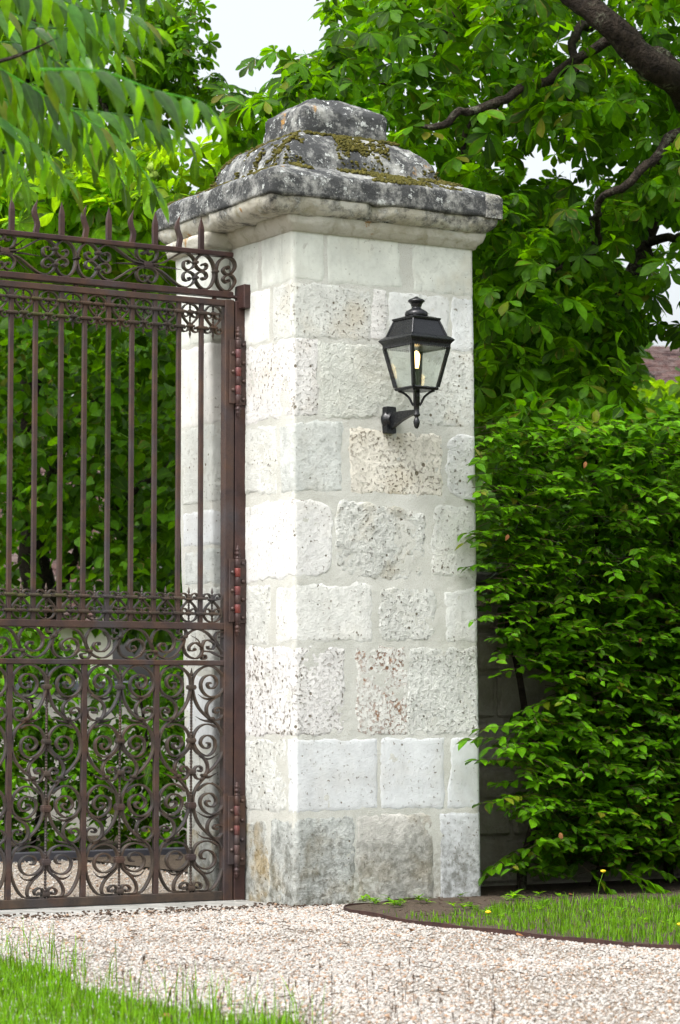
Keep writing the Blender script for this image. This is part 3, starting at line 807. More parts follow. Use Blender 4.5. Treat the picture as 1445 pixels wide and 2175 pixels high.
# ---- lower panel: one half bay traced, mirrored and repeated
BAYW = gp(333, 1600)[0] - gp(179, 1600)[0]
BX = gp(256.5, 1600)[0]
XC = gp(259, 1600)[0]
def A(u, v, c=700):   # -> local x (from the rod), z
    q = gp(259 + (u - c) / 8.365, 1400 + v / 8.365); return (q[0] - XC, q[1])
def B(u, v, c=665):
    q = gp(259 + (u - c) / 7.771, 1650 + v / 7.771); return (q[0] - XC, q[1])
half = BAYW / 2 - .0125
def clampx(pts): return [(min(p[0], half), max(p[1], zbot1 + .004)) for p in pts]
TA = lambda L: clampx([A(*p) for p in L]); TB = lambda L: clampx([B(*p) for p in L])
LOW = [
 TA([(1060,425),(1022,412),(1000,450),(1030,505),(1090,515),(1150,460),(1165,380),(1120,300),(1030,275),(930,320),(880,420),(890,530),(960,625),(1060,668),(1180,640),(1270,540),(1298,420),(1270,280),(1180,170),(1060,112),(930,130),(810,210),(740,320),(722,420),(722,500),(742,620),(778,740),(850,880),(950,990),(1050,1070)]),
 TA([(1225,640),(1120,695),(1030,765),(985,850),(985,950),(1025,1035),(1090,1078),(1170,1085),(1250,1040),(1285,960),(1260,885),(1190,860),(1130,890),(1122,940),(1165,958),(1195,930)]),
 TA([(1050,1070),(1110,1115),(1190,1195),(1255,1310),(1288,1450),(1288,1600),(1245,1740),(1165,1870),(1060,1990),(940,2080)]),
 TA([(990,1500),(1028,1505),(1030,1565),(970,1600),(900,1560),(870,1490),(900,1410),(980,1365),(1070,1385),(1130,1460),(1135,1580),(1085,1680),(985,1735),(870,1690),(785,1600),(735,1480),(738,1390),(765,1310),(840,1215),(945,1165),(1055,1168),(1150,1215)]),
 TA([(735,1500),(760,1610),(830,1690),(910,1755),(980,1850),(1002,1955),(975,2050),(935,2100),(880,2155),(800,2140),(755,2070),(752,1990),(790,1930),(850,1920),(890,1965),(865,2015),(825,1995)]),
 TB([(880,40),(800,130),(740,220),(700,330),(690,440),(702,560),(742,700),(810,830),(900,930),(1000,1020),(1080,1075)]),
 TB([(1080,1075),(1145,1150),(1195,1290),(1205,1450),(1172,1620),(1100,1790),(1000,1910),(880,1990),(770,2030)]),
 TB([(980,432),(940,420),(910,460),(950,510),(1030,520),(1085,450),(1070,370),(1000,300),(900,310),(825,380),(820,490),(880,590),(990,650),(1110,612),(1190,510),(1202,390),(1160,250),(1060,150),(950,130),(850,175),(765,255)]),
 TB([(1155,605),(1060,680),(980,740),(937,840),(950,950),(1005,1020),(1060,1045),(1120,1040),(1190,970),(1200,890),(1150,830),(1080,830),(1042,870),(1075,900),(1110,880)]),
 TB([(890,1395),(840,1390),(815,1330),(850,1270),(930,1250),(1020,1290),(1065,1380),(1040,1480),(970,1550),(880,1565),(790,1530),(720,1460),(690,1370),(690,1280),(740,1170),(830,1112),(930,1097),(1030,1120),(1110,1170)]),
 TB([(690,1400),(705,1500),(765,1575),(850,1650),(920,1750),(940,1860),(900,1970),(830,2015),(750,2000),(702,1940),(692,1860),(712,1800),(770,1790),(825,1830),(810,1885),(765,1890),(745,1860)]),
]
HORN = [TA([(1120,695),(1000,708),(910,682),(830,620)]), TA([(1090,1118),(980,1104),(880,1077),(780,1020)]), TA([(850,1725),(960,1790),(1080,1770),(1200,1690)]),
        TB([(1060,680),(950,695),(850,662),(750,600)]), TB([(1070,1080),(950,1052),(850,1030),(750,960)]), TB([(780,1580),(890,1640),(1000,1620),(1080,1530)]), TA([(930,2110),(1020,2120),(1110,2075),(1190,2030)])]
low_me = [scroll_me(p) for p in LOW]
horn_mes = [horn_me(p) for p in HORN]
col_big, col_mid, col_small = box_me(.036, .036, .028, 'iron'), box_me(.032, .036, .020, 'iron_dark'), box_me(.020, .034, .014, 'iron_dark')
ROD = rod_me(zbot1, gp(259, 1413)[1])
bar2 = MB(); bar2.cbox((-.0115, 0, zbot1), (.0115, .022, zl0), .0015); bar2_me = bar2.mesh('bar'); bar2_me.materials.append(M['iron'])
xs_c = [gp(410, 1600)[0] - BAYW * k for k in range(5)]
for k, xc in enumerate(xs_c):
    xr = xc + BAYW / 2
    if k > 0:
        o = link('bar', bar2_me, gate); o.location = (xr, GY + .004, 0)
    if xc - BAYW/2 < GX0 - .03: continue
    for me in low_me:
        put('scroll', me, xc); put('scroll', me, xc, 0, -1)
    for me in horn_mes:
        put('leaf_spray', me, xc); put('leaf_spray', me, xc, 0, -1)
    put('beaded_rod', ROD, xc)
    for (p, me) in ((A(700, 495), col_mid), (A(700, 1455), col_mid), (A(700, 2020), col_mid), (B(665, 500), col_big), (B(665, 1370), col_big), (B(665, 1890), col_mid)):
        put('collar', me, xc, p[1])
    for p in (A(1065, 1060), A(935, 2085)):
        put('collar', col_small, xc + p[0], p[1]); put('collar', col_small, xc - p[0], p[1])

# ---- running scroll between the middle and the lower rail
def Cc(u, v): return tuple(gp(150 + u / 4.0139, 1220 + v / 4.0139))
TC = lambda L: [Cc(*p) for p in L]
x435 = Cc(435, 535)[0]
PER = Cc(985, 535)[0] - x435
RUN = [
 [(435,535),(500,470),(570,462),(640,492),(690,570),(730,660),(790,708),(860,714),(920,670),(960,600),(985,535)],
 [(432,550),(420,620),(450,690),(520,718),(590,700),(638,635),(620,572),(570,552),(512,580),(497,622),(530,655),(566,635),(548,608)],
 [(730,660),(702,600),(706,540),(740,480),(800,464),(860,492),(896,560),(890,620),(850,660),(800,660),(766,622),(780,590),(812,590),(812,612)],
 [(870,500),(900,540),(940,558),(985,535),(1000,490),(975,460),(938,466),(932,500),(960,510)],
 [(600,700),(655,652),(730,660),(737,700),(710,724),(672,715),(664,686),(700,680)],
]
run_me = [scroll_me([(p[0] - x435, p[1]) for p in TC(L)]) for L in RUN]
runh = [horn_me([(p[0] - x435, p[1]) for p in TC(L)], .006, 9) for L in ([(610,680),(640,630),(640,570),(605,510)], [(850,665),(893,620),(905,560),(880,500)])]
for k in range(-3, 1):
    if x435 + k * PER < GX0: continue
    for me in run_me: put('scroll', me, x435 + k * PER)
    for me in runh: put('leaf_spray', me, x435 + k * PER)
    put('collar', col_small, x435 + k * PER, Cc(435, 532)[1]); put('collar', col_small, Cc(730, 658)[0] + k * PER, Cc(730, 658)[1])
for L in ([(985,535),(1035,490),(1100,468),(1180,500),(1250,580),(1325,690)], [(985,550),(976,620),(1010,690),(1080,718),(1130,680),(1132,622),(1082,582),(1030,610),(1030,650),(1072,645),(1070,630)],
          [(1132,640),(1150,575),(1190,560),(1240,590),(1226,636),(1190,630),(1185,610)], [(1280,610),(1245,550),(1262,500),(1310,490),(1318,525),(1285,535)], [(1150,655),(1210,660),(1270,690),(1322,705)], [(1130,690),(1160,690),(1165,715),(1140,722),(1128,700)]):
    me = scroll_me([(p[0] - x435, p[1]) for p in TC(L)]); put('scroll', me, x435)
put('leaf_spray', horn_me([(p[0] - x435, p[1]) for p in TC([(1125,640),(1115,580),(1085,545),(1040,520)])], .006, 9), x435)
put('collar', col_small, Cc(985, 532)[0], Cc(985, 532)[1])

# ---- small lyre ornaments between the bars, above the middle rail and (upside down) under the top rail
XU = Cc(635, 300)[0]
zu0 = Cc(635, 404)[1]
def Lu(u, v): q = Cc(635 + u, v); return (q[0] - XU, q[1] - zu0)
LYR = [[Lu(*p) for p in L] for L in (
  [(0,403),(45,386),(72,345),(70,300),(45,260),(16,225),(12,205),(25,166),(55,156),(75,176),(66,202),(46,196),(50,182)],
  [(8,345),(14,305),(40,286),(62,300),(60,330),(40,336),(38,320)])]
lyr_me = [scroll_me(p, .0055, .006, .026, 4) for p in LYR]
rodU = rod_me(0, Lu(0, 75)[1], True, .0055, .0115, tip=.03)
cU1, cU2 = box_me(.034, .026, .011, 'iron_dark'), box_me(.034, .026, .013, 'iron_dark')
cB1, cB2 = box_me(.046, .036, .013, 'iron_dark', -.004), box_me(.048, .036, .014, 'iron_dark', -.004)
cM1 = box_me(.046, .036, .013, 'iron_moss', -.004); cM2 = box_me(.034, .026, .013, 'iron_moss')
h1, h2 = Lu(0, 205)[1], Lu(0, 327)[1]
gaps = [(BARS[i] + BARS[i+1]) / 2 for i in range(len(BARS) - 1)] + [BARS[-1] + sp * .52]
for gi, x in enumerate(gaps):
    for base, sg in ((zm1, 1), (zt0, -1)):
        for me in lyr_me:
            put('scroll', me, x, base, 1, sg); put('scroll', me, x, base, -1, sg)
        put('beaded_rod', rodU, x, base, 1, sg)
        mossy = (x < -.75 and (gi % 3 != 1))
        put('collar', cM2 if mossy else cU1, x, base + sg * h1); put('collar', cU2, x, base + sg * h2)
for x in BARS:
    for base, sg in ((zm1, 1), (zt0, -1)):
        mossy = x < -.7 and random.random() < .7
        put('collar', cM1 if mossy else cB1, x, base + sg * (h1 + .004)); put('collar', cM1 if mossy else cB2, x, base + sg * h2)

# ---- crest band
def Dd(u, v): return tuple(gp(200 + u / 4.516, 480 + v / 4.516))
SX, SZ = Dd(525, 370)
TD = lambda L: [(Dd(*p)[0] - SX, Dd(*p)[1] - SZ) for p in L]
CR_SUN = [
 [(545,345),(600,322),(626,262),(602,212),(560,202),(530,228),(545,262),(572,266),(565,250)],
 [(545,395),(600,420),(622,470),(600,525),(560,538),(528,510),(545,475),(572,478),(562,492)],
 [(545,362),(660,352),(760,302),(840,258),(900,250),(960,290),(985,345),(962,395),(912,415),(880,390),(880,342),(910,326),(936,342),(920,356)],
 [(545,380),(660,428),(760,510),(840,568),(910,580),(965,545),(985,495),(962,450),(912,430),(876,460),(880,505),(915,520),(940,502),(922,488)],
]
CR_C = [(1055,370),(1078,356),(1100,375),(1086,410),(1045,420),(1005,390),(988,345),(1010,300),(1060,268),(1115,290),(1160,360),(1175,450),(1160,530),(1125,585),(1085,600),(1040,585),(1005,540),(988,490),(1005,455),(1045,432),(1085,445),(1098,480),(1075,508),(1050,490)]
CR_END = [(1300,408),(1308,388),(1280,387),(1258,420),(1285,455),(1330,450),(1368,400),(1365,340),(1320,296),(1260,302),(1208,350),(1190,450),(1206,550),(1250,610),(1310,615),(1360,560),(1368,510),(1330,465),(1285,470),(1258,505),(1285,535),(1310,525),(1298,508)]
sun_me = [scroll_me(TD(L), .0065, .008, .034, 5, 'iron_dark') for L in CR_SUN]
c_me = scroll_me(TD(CR_C), .0075, .008, .036, 5, 'iron_dark')
end_me = scroll_me(TD(CR_END), .0075, .008, .036, 5, 'iron_dark')
ray_me = [horn_me(TD(L), .0075, 12, 'iron_dark', .02) for L in ([(560,372),(680,385),(780,400),(860,415)], [(560,355),(620,325),(680,280),(745,235)], [(560,390),(620,430),(690,500),(750,560)])]
tieX = Dd(1180, 450)[0] - SX
for k in range(0, 3):
    x = SX - k * 2 * tieX
    if x < GX0 + .02: continue
    for sx in (1, -1):
        for me in sun_me: put('scroll', me, x, SZ, sx)
        put('scroll', c_me, x, SZ, sx)
        for me in ray_me: put('leaf_spray', me, x, SZ, sx)
        for v in (345, 492):
            q = Dd(987, v); put('collar', col_small, x + sx * (q[0] - SX), q[1])
        put('collar', col_small, x + sx * tieX, SZ)
    put('collar', col_big, x, SZ)
put('scroll', end_me, SX, SZ)

# ---- hinges
def hinge(py0, py1, tilt=0):
    z1, z0 = gp(505, py0)[1], gp(505, py1)[1]
    x = gp(502, 1000)[0]
    h = empty('hinge', (0, 0, 0)); h.parent = gate; h.matrix_parent_inverse = Matrix.Translation(-Vector(gate.location))
    b = MB(); fin = .062
    b.cbox((x - .040, GY - .013, z0 + fin), (x - .012, GY - .004, z1 - fin), .002)
    b.cbox((x + .012, GY - .013, z0 + fin - .004), (x + .046, GY - .003, z1 - fin), .002)
    o = link('leaf_plate', b.mesh('leaf_plate'), None, M['iron']); o.parent = h
    L = (z1 - z0 - 2 * fin); n = 7
    for i in range(n):
        b = MB(); a = z0 + fin + L * i / n
        b.lathe((x, GY - .016, a), [(.0125, .0008), (.0135, .002), (.0135, L/n - .002), (.0125, L/n - .0008)], 12)
        o = link('barrel', b.mesh('barrel'), None, M['oxide'] if i % 2 else M['iron_red']); o.parent = h
    for sg, zc in ((1, z1 - fin), (-1, z0 + fin)):
        b = MB(); pr = [(.011, 0), (.0125, .006), (.008, .010), (.008, .014), (.014, .021), (.014, .026), (.008, .032), (.012, .038), (.012, .043), (.007, .048), (.0085, .053), (.003, .060)]
        b.lathe((x, GY - .016, zc), [(r_, sg * hh) for r_, hh in pr], 10)
        o = link('finial', b.mesh('finial'), None, M['iron_red']); o.parent = h
    for i in range(7):
        b = MB(); zc = z0 + fin + L * (i + .5) / 7; xx = x + (.028 if i % 2 == 0 else -.024)
        b.lathe((xx, GY - .012, zc), [(.0095, 0), (.0095, -.003), (.007, -.008), (.002, -.011)], 9, 'y')
        o = link('bolt', b.mesh('bolt'), None, M['iron']); o.parent = h
hinge(694, 888); hinge(1158, 1352); hinge(1660, 1866)

# jamb post fixed to the pillar
jamb = empty('gate_post', (-.03, GY, 0))
setp(jamb, 'square rusty iron post bolted to the left side of the stone pillar', 'post')
b = MB(); b.cbox((-.064, GY - .003, G0 - .03), (-.008, GY + .060, gp(512, 640)[1]), .003); b.build('post', M['iron_red'], jamb)
b = MB(); za, zbk = px_left(520, 608)[1], px_left(520, 658)[1]
b.cbox((-.05, GY - .055, zbk), (-.012, GY + .035, za), .003); b.build('bracket', M['iron_red'], jamb)
b = MB(); b.tube([(-.10, GY + .02, lc0 + .012), (-.04, GY + .02, lc0 + .006), (-.02, GY - .01, lc0 + .0)], .008); b.build('stay', M['iron_red'], jamb)

# ================================================================== LANTERN
LY = -.235
wp = onY(826, 892, 0)
LX = wp[0] - .004
def lz(v): return onY(884, 600 + v / 6.02, LY)[2]
lantern = empty('wall_lantern', (LX, LY, lz(1600)))
setp(lantern, 'lit black four-sided lantern on a bracket arm on the pillar front', 'lantern')
RZ = radians(5)
def rot(x, y): return LX + x*cos(RZ) - y*sin(RZ), LY + x*sin(RZ) + y*cos(RZ)
def sq(a, z): return [(*rot(sx*a, sy*a), z) for sx, sy in ((-1,-1),(1,-1),(1,1),(-1,1))]
KW = 2.0e-3 / 6.02 / 1.335
def hw(px): return px * KW     # half the drawn width in crop pixels -> half side of the square
ltn = lambda b, name, mat='lantern': b.build(name, M[mat], lantern)
b = MB(); b.loft([sq(hw(265), lz(505)), sq(hw(300), lz(488)), sq(hw(308), lz(466)), sq(hw(150), lz(428))]); ltn(b, 'roof_plate')
b = MB(); b.loft([sq(hw(372), lz(690)), sq(hw(275), lz(486))], True); ltn(b, 'roof')
for sx, sy in ((-1,-1),(1,-1),(1,1),(-1,1)):
    p0 = rot(sx*hw(372), sy*hw(372)); p1 = rot(sx*hw(275), sy*hw(275))
    b = MB(); b.tube([(p0[0], p0[1], lz(690)), (p1[0], p1[1], lz(488))], .0055, 6); ltn(b, 'roof_rib')
b = MB(); b.loft([sq(hw(420), lz(835)), sq(hw(424), lz(800)), sq(hw(445), lz(775)), sq(hw(472), lz(752)), sq(hw(474), lz(740)), sq(hw(440), lz(715)), sq(hw(385), lz(688))]); ltn(b, 'eaves')
b = MB()
for side in range(4):
    c, s_ = cos(side*pi/2), sin(side*pi/2)
    for k in range(18):
        u = (k - 8.5) / 9 * hw(395); vv = -hw(428)
        x, y = u*c - vv*s_, u*s_ + vv*c
        p = rot(x, y); b.lathe((p[0], p[1], lz(840)), [(.002, -.004), (.0038, 0), (.002, .004)], 5)
ltn(b, 'beading')
b = MB(); b.lathe((LX, LY, 0), [(.150*.33, lz(428)), (.155*.33, lz(405)), (.148*.33, lz(385)), (.125*.33, lz(362)), (.085*.33, lz(345)), (.062*.33, lz(330)), (.060*.33, lz(312)), (.072*.33, lz(300)), (.072*.33, lz(285)), (.09*.33, lz(262)), (.113*.33, lz(246)), (.113*.33, lz(232)), (.09*.33, lz(215)), (.045*.33, lz(200)), (.02*.33, lz(182)), (.005*.33, lz(176))], 20); ltn(b, 'chimney')
cs = ((-1,-1),(1,-1),(1,1),(-1,1))
for i, (sx, sy) in enumerate(cs):
    b = MB(); p0 = rot(sx*hw(262), sy*hw(262)); p1 = rot(sx*hw(400), sy*hw(400))
    rr = []
    for (p, z) in ((p0, lz(1345)), (p1, lz(835))):
        e = .0068; rr.append([(p[0]-e, p[1]-e, z), (p[0]+e, p[1]-e, z), (p[0]+e, p[1]+e, z), (p[0]-e, p[1]+e, z)])
    b.loft(rr); ltn(b, 'corner_bar')
    tx, ty = cs[(i+1) % 4]
    def qd(k0, k1): return [(*rot(sx*hw(k0), sy*hw(k0)), lz(1345)), (*rot(tx*hw(k0), ty*hw(k0)), lz(1345)), (*rot(tx*hw(k1), ty*hw(k1)), lz(838)), (*rot(sx*hw(k1), sy*hw(k1)), lz(838))]
    o_, i_ = qd(258, 394), qd(253, 389)
    b = MB(); b.add(o_ + i_, [(0,1,2,3), (7,6,5,4), (0,4,5,1), (1,5,6,2), (2,6,7,3), (3,7,4,0)]); ltn(b, 'glass_pane', 'glass')
    b = MB(); a0 = rot(sx*hw(262), sy*hw(262)); a1 = rot(tx*hw(262), ty*hw(262)); e = .0075
    b.tube([(a0[0], a0[1], lz(1362)), (a1[0], a1[1], lz(1362))], .0075, 4, False); ltn(b, 'bottom_bar')
    b = MB(); k = hw(225)
    P = cr([(*rot(sx*k, sy*k), lz(1385)), (*rot(sx*k*.72, sy*k*.72), lz(1410)), (*rot(sx*k*.42, sy*k*.42), lz(1470)), (*rot(sx*k*.25, sy*k*.25), lz(1545)), (*rot(sx*k*.16, sy*k*.16), lz(1575))], 4)
    b.tube(P, .0052, 6); ltn(b, 'bracket_strut')
b = MB(); b.loft([sq(hw(255), lz(1382)), sq(hw(268), lz(1378)), sq(hw(268), lz(1366)), sq(hw(245), lz(1362))]); ltn(b, 'base_frame')
b = MB(); b.lathe((LX, LY, 0), [(.004, lz(1868)), (.010, lz(1845)), (.0140, lz(1800)), (.0140, lz(1775)), (.0105, lz(1745)), (.008, lz(1728)), (.008, lz(1715)), (.0165, lz(1700)), (.0165, lz(1688)), (.0125, lz(1672)), (.0125, lz(1580)), (.0145, lz(1575)), (.0145, lz(1380)), (.010, lz(1340))], 16); ltn(b, 'stem')
b = MB(); zz = lz(1655)
rr = []
for t in np.linspace(0, 1, 10):
    y = -.035 + (LY + .03) * t; zc = onY(826, 885, 0)[2] * (1-t) + zz * t
    hh = .030 * (1-t)**1.5 + .011; ww = .009
    zc = zc + .002 - (.020 * (1-t)**2)
    rr.append([(LX - ww, y, zc - hh), (LX + ww, y, zc - hh), (LX + ww, y, zc + hh*.75), (LX - ww, y, zc + hh*.75)])
b.loft(rr); ltn(b, 'arm')
zw = onY(826, 892, 0)[2]
b = MB(); b.lathe((LX, 0, zw), [(.040, -.004), (.043, -.010), (.040, -.022), (.030, -.030), (.020, -.040)], 18, 'y'); 
rr = []
for hgt, wd in ((-.062, .026), (-.056, .030), (-.035, .030), (.035, .030), (.050, .030), (.056, .026)):
    rr.append([(LX - wd, -.002, zw + hgt), (LX - wd*.8, -.030, zw + hgt), (LX + wd*.8, -.030, zw + hgt), (LX + wd, -.002, zw + hgt)])
b.loft(rr); ltn(b, 'wall_plate')
b = MB(); b.lathe((LX, LY, 0), [(.0125, lz(1370)), (.0125, lz(1105)), (.010, lz(1100))], 14); ltn(b, 'lamp_socket', 'socket')
b = MB(); b.lathe((LX, LY, 0), [(.009, lz(1098)), (.0125, lz(1040)), (.0155, lz(960)), (.0150, lz(915)), (.008, lz(885)), (.001, lz(870))], 14)
ltn(b, 'bulb', 'glow')

# ================================================================== FOLIAGE TOOLS
def leaf_strip(secs, fold=.18, curl=.15, x0=0.0):
    """one blade along +X: secs (s, halfwidth); V-folded, curling down"""
    V, UVs = [], []
    for s, w in secs:
        zc = -curl * s * s
        V += [(x0 + s, w, zc + fold * w), (x0 + s, 0, zc), (x0 + s, -w, zc + fold * w)]
        UVs += [(s, 1), (s, 0), (s, -1)]
    Fc = []
    for i in range(len(secs) - 1):
        a = i * 3
        Fc += [(a, a+1, a+4, a+3), (a+1, a+2, a+5, a+4)]
    return np.array(V, float), np.array(Fc), np.array(UVs, float)
def combine(parts):
    V, Fc, U, b = [], [], [], 0
    for v, f, u in parts:
        V.append(v); Fc.append(f + b); U.append(u); b += len(v)
    return np.concatenate(V), np.concatenate(Fc), np.concatenate(U)
OB = [(0, .012), (.2, .055), (.42, .115), (.62, .165), (.78, .165), (.90, .10), (1.0, .0)]
def chestnut_leaf(droop, k=7, seed=0):
    rr = random.Random(seed); parts = []
    for i in range(k):
        t = (i - (k-1)/2) / ((k-1)/2)
        ang = t * radians(118) + rr.uniform(-.07, .07); L = (1 - .48 * abs(t)**1.4) * rr.uniform(.92, 1.05)
        v, f, u = leaf_strip(OB, .30, droop * rr.uniform(.6, 1.4))
        v = v * L * np.array([1, 1.28, 1])
        tl = rr.uniform(-.3, .3)
        y, z = v[:, 1].copy(), v[:, 2].copy(); v[:, 1] = y*cos(tl) - z*sin(tl); v[:, 2] = y*sin(tl) + z*cos(tl)
        x, y = v[:, 0].copy(), v[:, 1].copy(); v[:, 0] = x*cos(ang) - y*sin(ang); v[:, 1] = x*sin(ang) + y*cos(ang)
        parts.append((v, f, u))
    pv, pf, pu = leaf_strip([(0, .010), (.5, .008), (1.0, .010)], .0, -.1)       # petiole
    pv = pv * np.array([-.45, 1, 1]); parts.append((pv, pf, pu * 0))
    return combine(parts)
OVATE = [(0, .01), (.18, .20), (.40, .27), (.62, .23), (.82, .12), (1.0, .0)]
HEART = [(0, .05), (.12, .34), (.35, .44), (.60, .34), (.82, .15), (1.0, .0)]
LANCE = [(0, .02), (.15, .13), (.35, .165), (.6, .13), (.82, .065), (1.0, .0)]
LEAVES = dict(
    chestnut=[chestnut_leaf(.32, 7, 1), chestnut_leaf(.52, 7, 2), chestnut_leaf(.20, 6, 3), chestnut_leaf(.42, 5, 4)],
    hornbeam=[leaf_strip(OVATE, .30, .14), leaf_strip(OVATE, .12, .30), leaf_strip([(s, w*1.15) for s, w in OVATE], .22, .05)],
    lime=[leaf_strip(HEART, .15, .22), leaf_strip(HEART, .3, .1)],
    far=[leaf_strip([(0, .05), (.3, .35), (.7, .28), (1, 0)], .2, .2)],
    lance=[leaf_strip(LANCE, .28, .22), leaf_strip(LANCE, .15, .35)],
)
def frames(P, X, Z, S):
    X = X / (np.linalg.norm(X, axis=1, keepdims=True) + 1e-9)
    Z = Z - (Z * X).sum(1, keepdims=True) * X
    Z = Z / (np.linalg.norm(Z, axis=1, keepdims=True) + 1e-9)
    Y = np.cross(Z, X)
    Mx = np.zeros((len(P), 4, 4))
    Mx[:, :3, 0] = X * S[:, None]; Mx[:, :3, 1] = Y * S[:, None]; Mx[:, :3, 2] = Z * S[:, None]; Mx[:, :3, 3] = P; Mx[:, 3, 3] = 1
    return Mx
def score_view(P):
    """how large a leaf shows: near, inside the frame, not behind the pillar"""
    x, y, t = proj(P)
    ins = (x > 5) & (x < 1440) & (y > 5) & (y < 2170)
    hid = (x > 480) & (x < 1000) & (y > 330) & (t > 11.2)
    hid |= (x > 560) & (x < 830) & (y > 225) & (t > 11.2)
    return np.where(ins & ~hid, t, 1e3 + t)
def grow(tree, kind, Mx, mat, singles=300, leafname='leaf', stuffname='foliage', by=None):
    """the nearest leaves become parts of their own, the rest one mass"""
    base = LEAVES[kind]
    order = np.argsort(score_view(Mx[:, :3, 3])) if by is None else np.argsort(by)
    pick = order[:singles]; rest = order[singles:]
    meshes = []
    for v, f, u in base:
        me = mesh_np(leafname, v, f, u, True); me.materials.append(mat); meshes.append(me)
    inv = Matrix.Translation(-Vector(tree.location))
    for i in pick:
        o = bpy.data.objects.new(leafname, meshes[int(rng.integers(len(meshes)))])
        COL.objects.link(o); o.parent = tree; o.matrix_parent_inverse = inv
        o.matrix_basis = Matrix(Mx[i].tolist())
    if len(rest):
        var = rng.integers(len(base), size=len(rest)); Vs, Fs, Us, b0 = [], [], [], 0
        for k, (v, f, u) in enumerate(base):
            m = Mx[rest[var == k]]
            if not len(m): continue
            vv = np.einsum('nij,vj->nvi', m[:, :3, :3], v) + m[:, None, :3, 3]
            ff = f[None] + (np.arange(len(m)) * len(v))[:, None, None] + b0
            Vs.append(vv.reshape(-1, 3)); Fs.append(ff.reshape(-1, 4)); Us.append(np.tile(u, (len(m), 1))); b0 += len(m) * len(v)
        me = mesh_np(stuffname, np.concatenate(Vs), np.concatenate(Fs), np.concatenate(Us), True)
        setp(link(stuffname, me, tree, mat), kind='stuff')
def limb(tree, name, pts, r0, r1, seg=8, mat='bark', wob=.0, n=6):
    P = cr(pts, n); m = len(P)
    P = P + np.array([[fbm(p, 3, 3 + k) for k in range(3)] for p in P]) * wob
    rr = np.linspace(r0, r1, m)
    if name == 'branch': rr[-4:] *= np.array([.85, .65, .4, .12])
    b = MB(); b.tube(P, rr, seg)
    return b.build(name, M[mat], tree), P
def inpoly(x, y, poly):
    c = False; n = len(poly)
    for i in range(n):
        x1, y1 = poly[i]; x2, y2 = poly[i-1]
        if (y1 > y) != (y2 > y) and x < (x2-x1)*(y-y1)/(y2-y1) + x1: c = not c
    return c
def clusters(n, poly, t0, t1, gaps=(), power=1.0):
    """cluster centres through the crown's volume: a view outline times a depth range"""
    xs = [p[0] for p in poly]; ys = [p[1] for p in poly]; out = []
    while len(out) < n:
        x, y = random.uniform(min(xs), max(xs)), random.uniform(min(ys), max(ys))
        if not inpoly(x, y, poly): continue
        if any(((x-gx)/rx)**2 + ((y-gy)/ry)**2 < 1 for gx, gy, rx, ry in gaps): continue
        out.append(at(x, y, t0 + (t1 - t0) * random.random()**power))
    return np.array(out)
def leaf_frames_around(C_, per, spread, size, up=1.0, down=.35, tilt=.5, flat=.6, away=None):
    n = len(C_) * per
    cc = np.repeat(C_, per, 0)
    d = rng.normal(size=(n, 3)); d[:, 2] *= flat; d /= np.linalg.norm(d, axis=1, keepdims=True)
    P = cc + d * spread * rng.uniform(.35, 1.0, (n, 1))
    X = d * np.array([1, 1, .5]) + np.array([0, 0, -down]) + rng.normal(size=(n, 3)) * .25
    Z = np.array([0, 0, up]) + rng.normal(size=(n, 3)) * tilt
    return frames(P, X, Z, rng.uniform(size[0], size[1], n))

# ================================================================== GARDEN WALL, RIGHT
gwall = empty('garden_wall', (2.4, .62, G0))
setp(gwall, 'low rough stone wall with dark coping in shade behind the right hedge', 'wall')
b = MB(); b.box((.90, .50, G0 - .05), (8.0, .86, 1.40)); b.build('wall_core', M['wallstone'], gwall)
b = MB(); b.cbox((.935, .46, 1.40), (8.0, .90, 1.46), .012); b.build('coping', M['coping'], gwall)
z = .0
while z < 1.36:
    h = random.uniform(.14, .24); h = min(h, 1.385 - z); x = .96
    while x < 2.9:
        w = random.uniform(.2, .42)
        b = MB(); b.cbox((x, .482 + random.uniform(-.008, .008), z + .004), (x + w - .022, .52, z + h - .018), .012); b.build('stone', M['wallstone'], gwall)
        x += w
    z += h

# ================================================================== RIGHT HEDGE
hedge = empty('hornbeam_hedge', (1.9, .05, G0))
setp(hedge, 'dense dark green hornbeam hedge against the wall right of the pillar', 'hedge')
bl_y = [880, 960, 1100, 1250, 1330, 1390, 1440, 1500, 1545, 1600, 1650, 1700, 1760, 1830, 1890]
bl_x = [1020, 1015, 1010, 1010, 1025, 1060, 1180, 1150, 1040, 1070, 1120, 1070, 1120, 1090, 1160]
P_, X_, Z_, S_ = [], [], [], []
tw = MB()
def spray(O, Dv, L, nl, size, droop=.25):
    Dv = Dv / np.linalg.norm(Dv); side = np.cross(Dv, [0, 0, 1]); side /= (np.linalg.norm(side) + 1e-9)
    pts = []
    for k in range(nl):
        t = (k + .5) / nl; p = O + Dv * L * t + np.array([0, 0, -droop * L * t * t]); pts.append(p)
        sg = 1 if k % 2 else -1
        a = radians(random.uniform(38, 62)) * (1 if t < .93 else .2)
        X = Dv * cos(a) + side * sg * sin(a) + np.array([0, 0, random.uniform(-.55, .0)])
        Z = np.array([0, 0, 1.0]) + Dv * random.uniform(.1, .7) + rng.normal(size=3) * .22
        P_.append(p); X_.append(X); Z_.append(Z); S_.append(size * random.uniform(.75, 1.15) * (1 - .25 * abs(t - .5)))
    tw.tube([O - Dv * .05] + pts[::3] + [pts[-1]], .0016, 3)
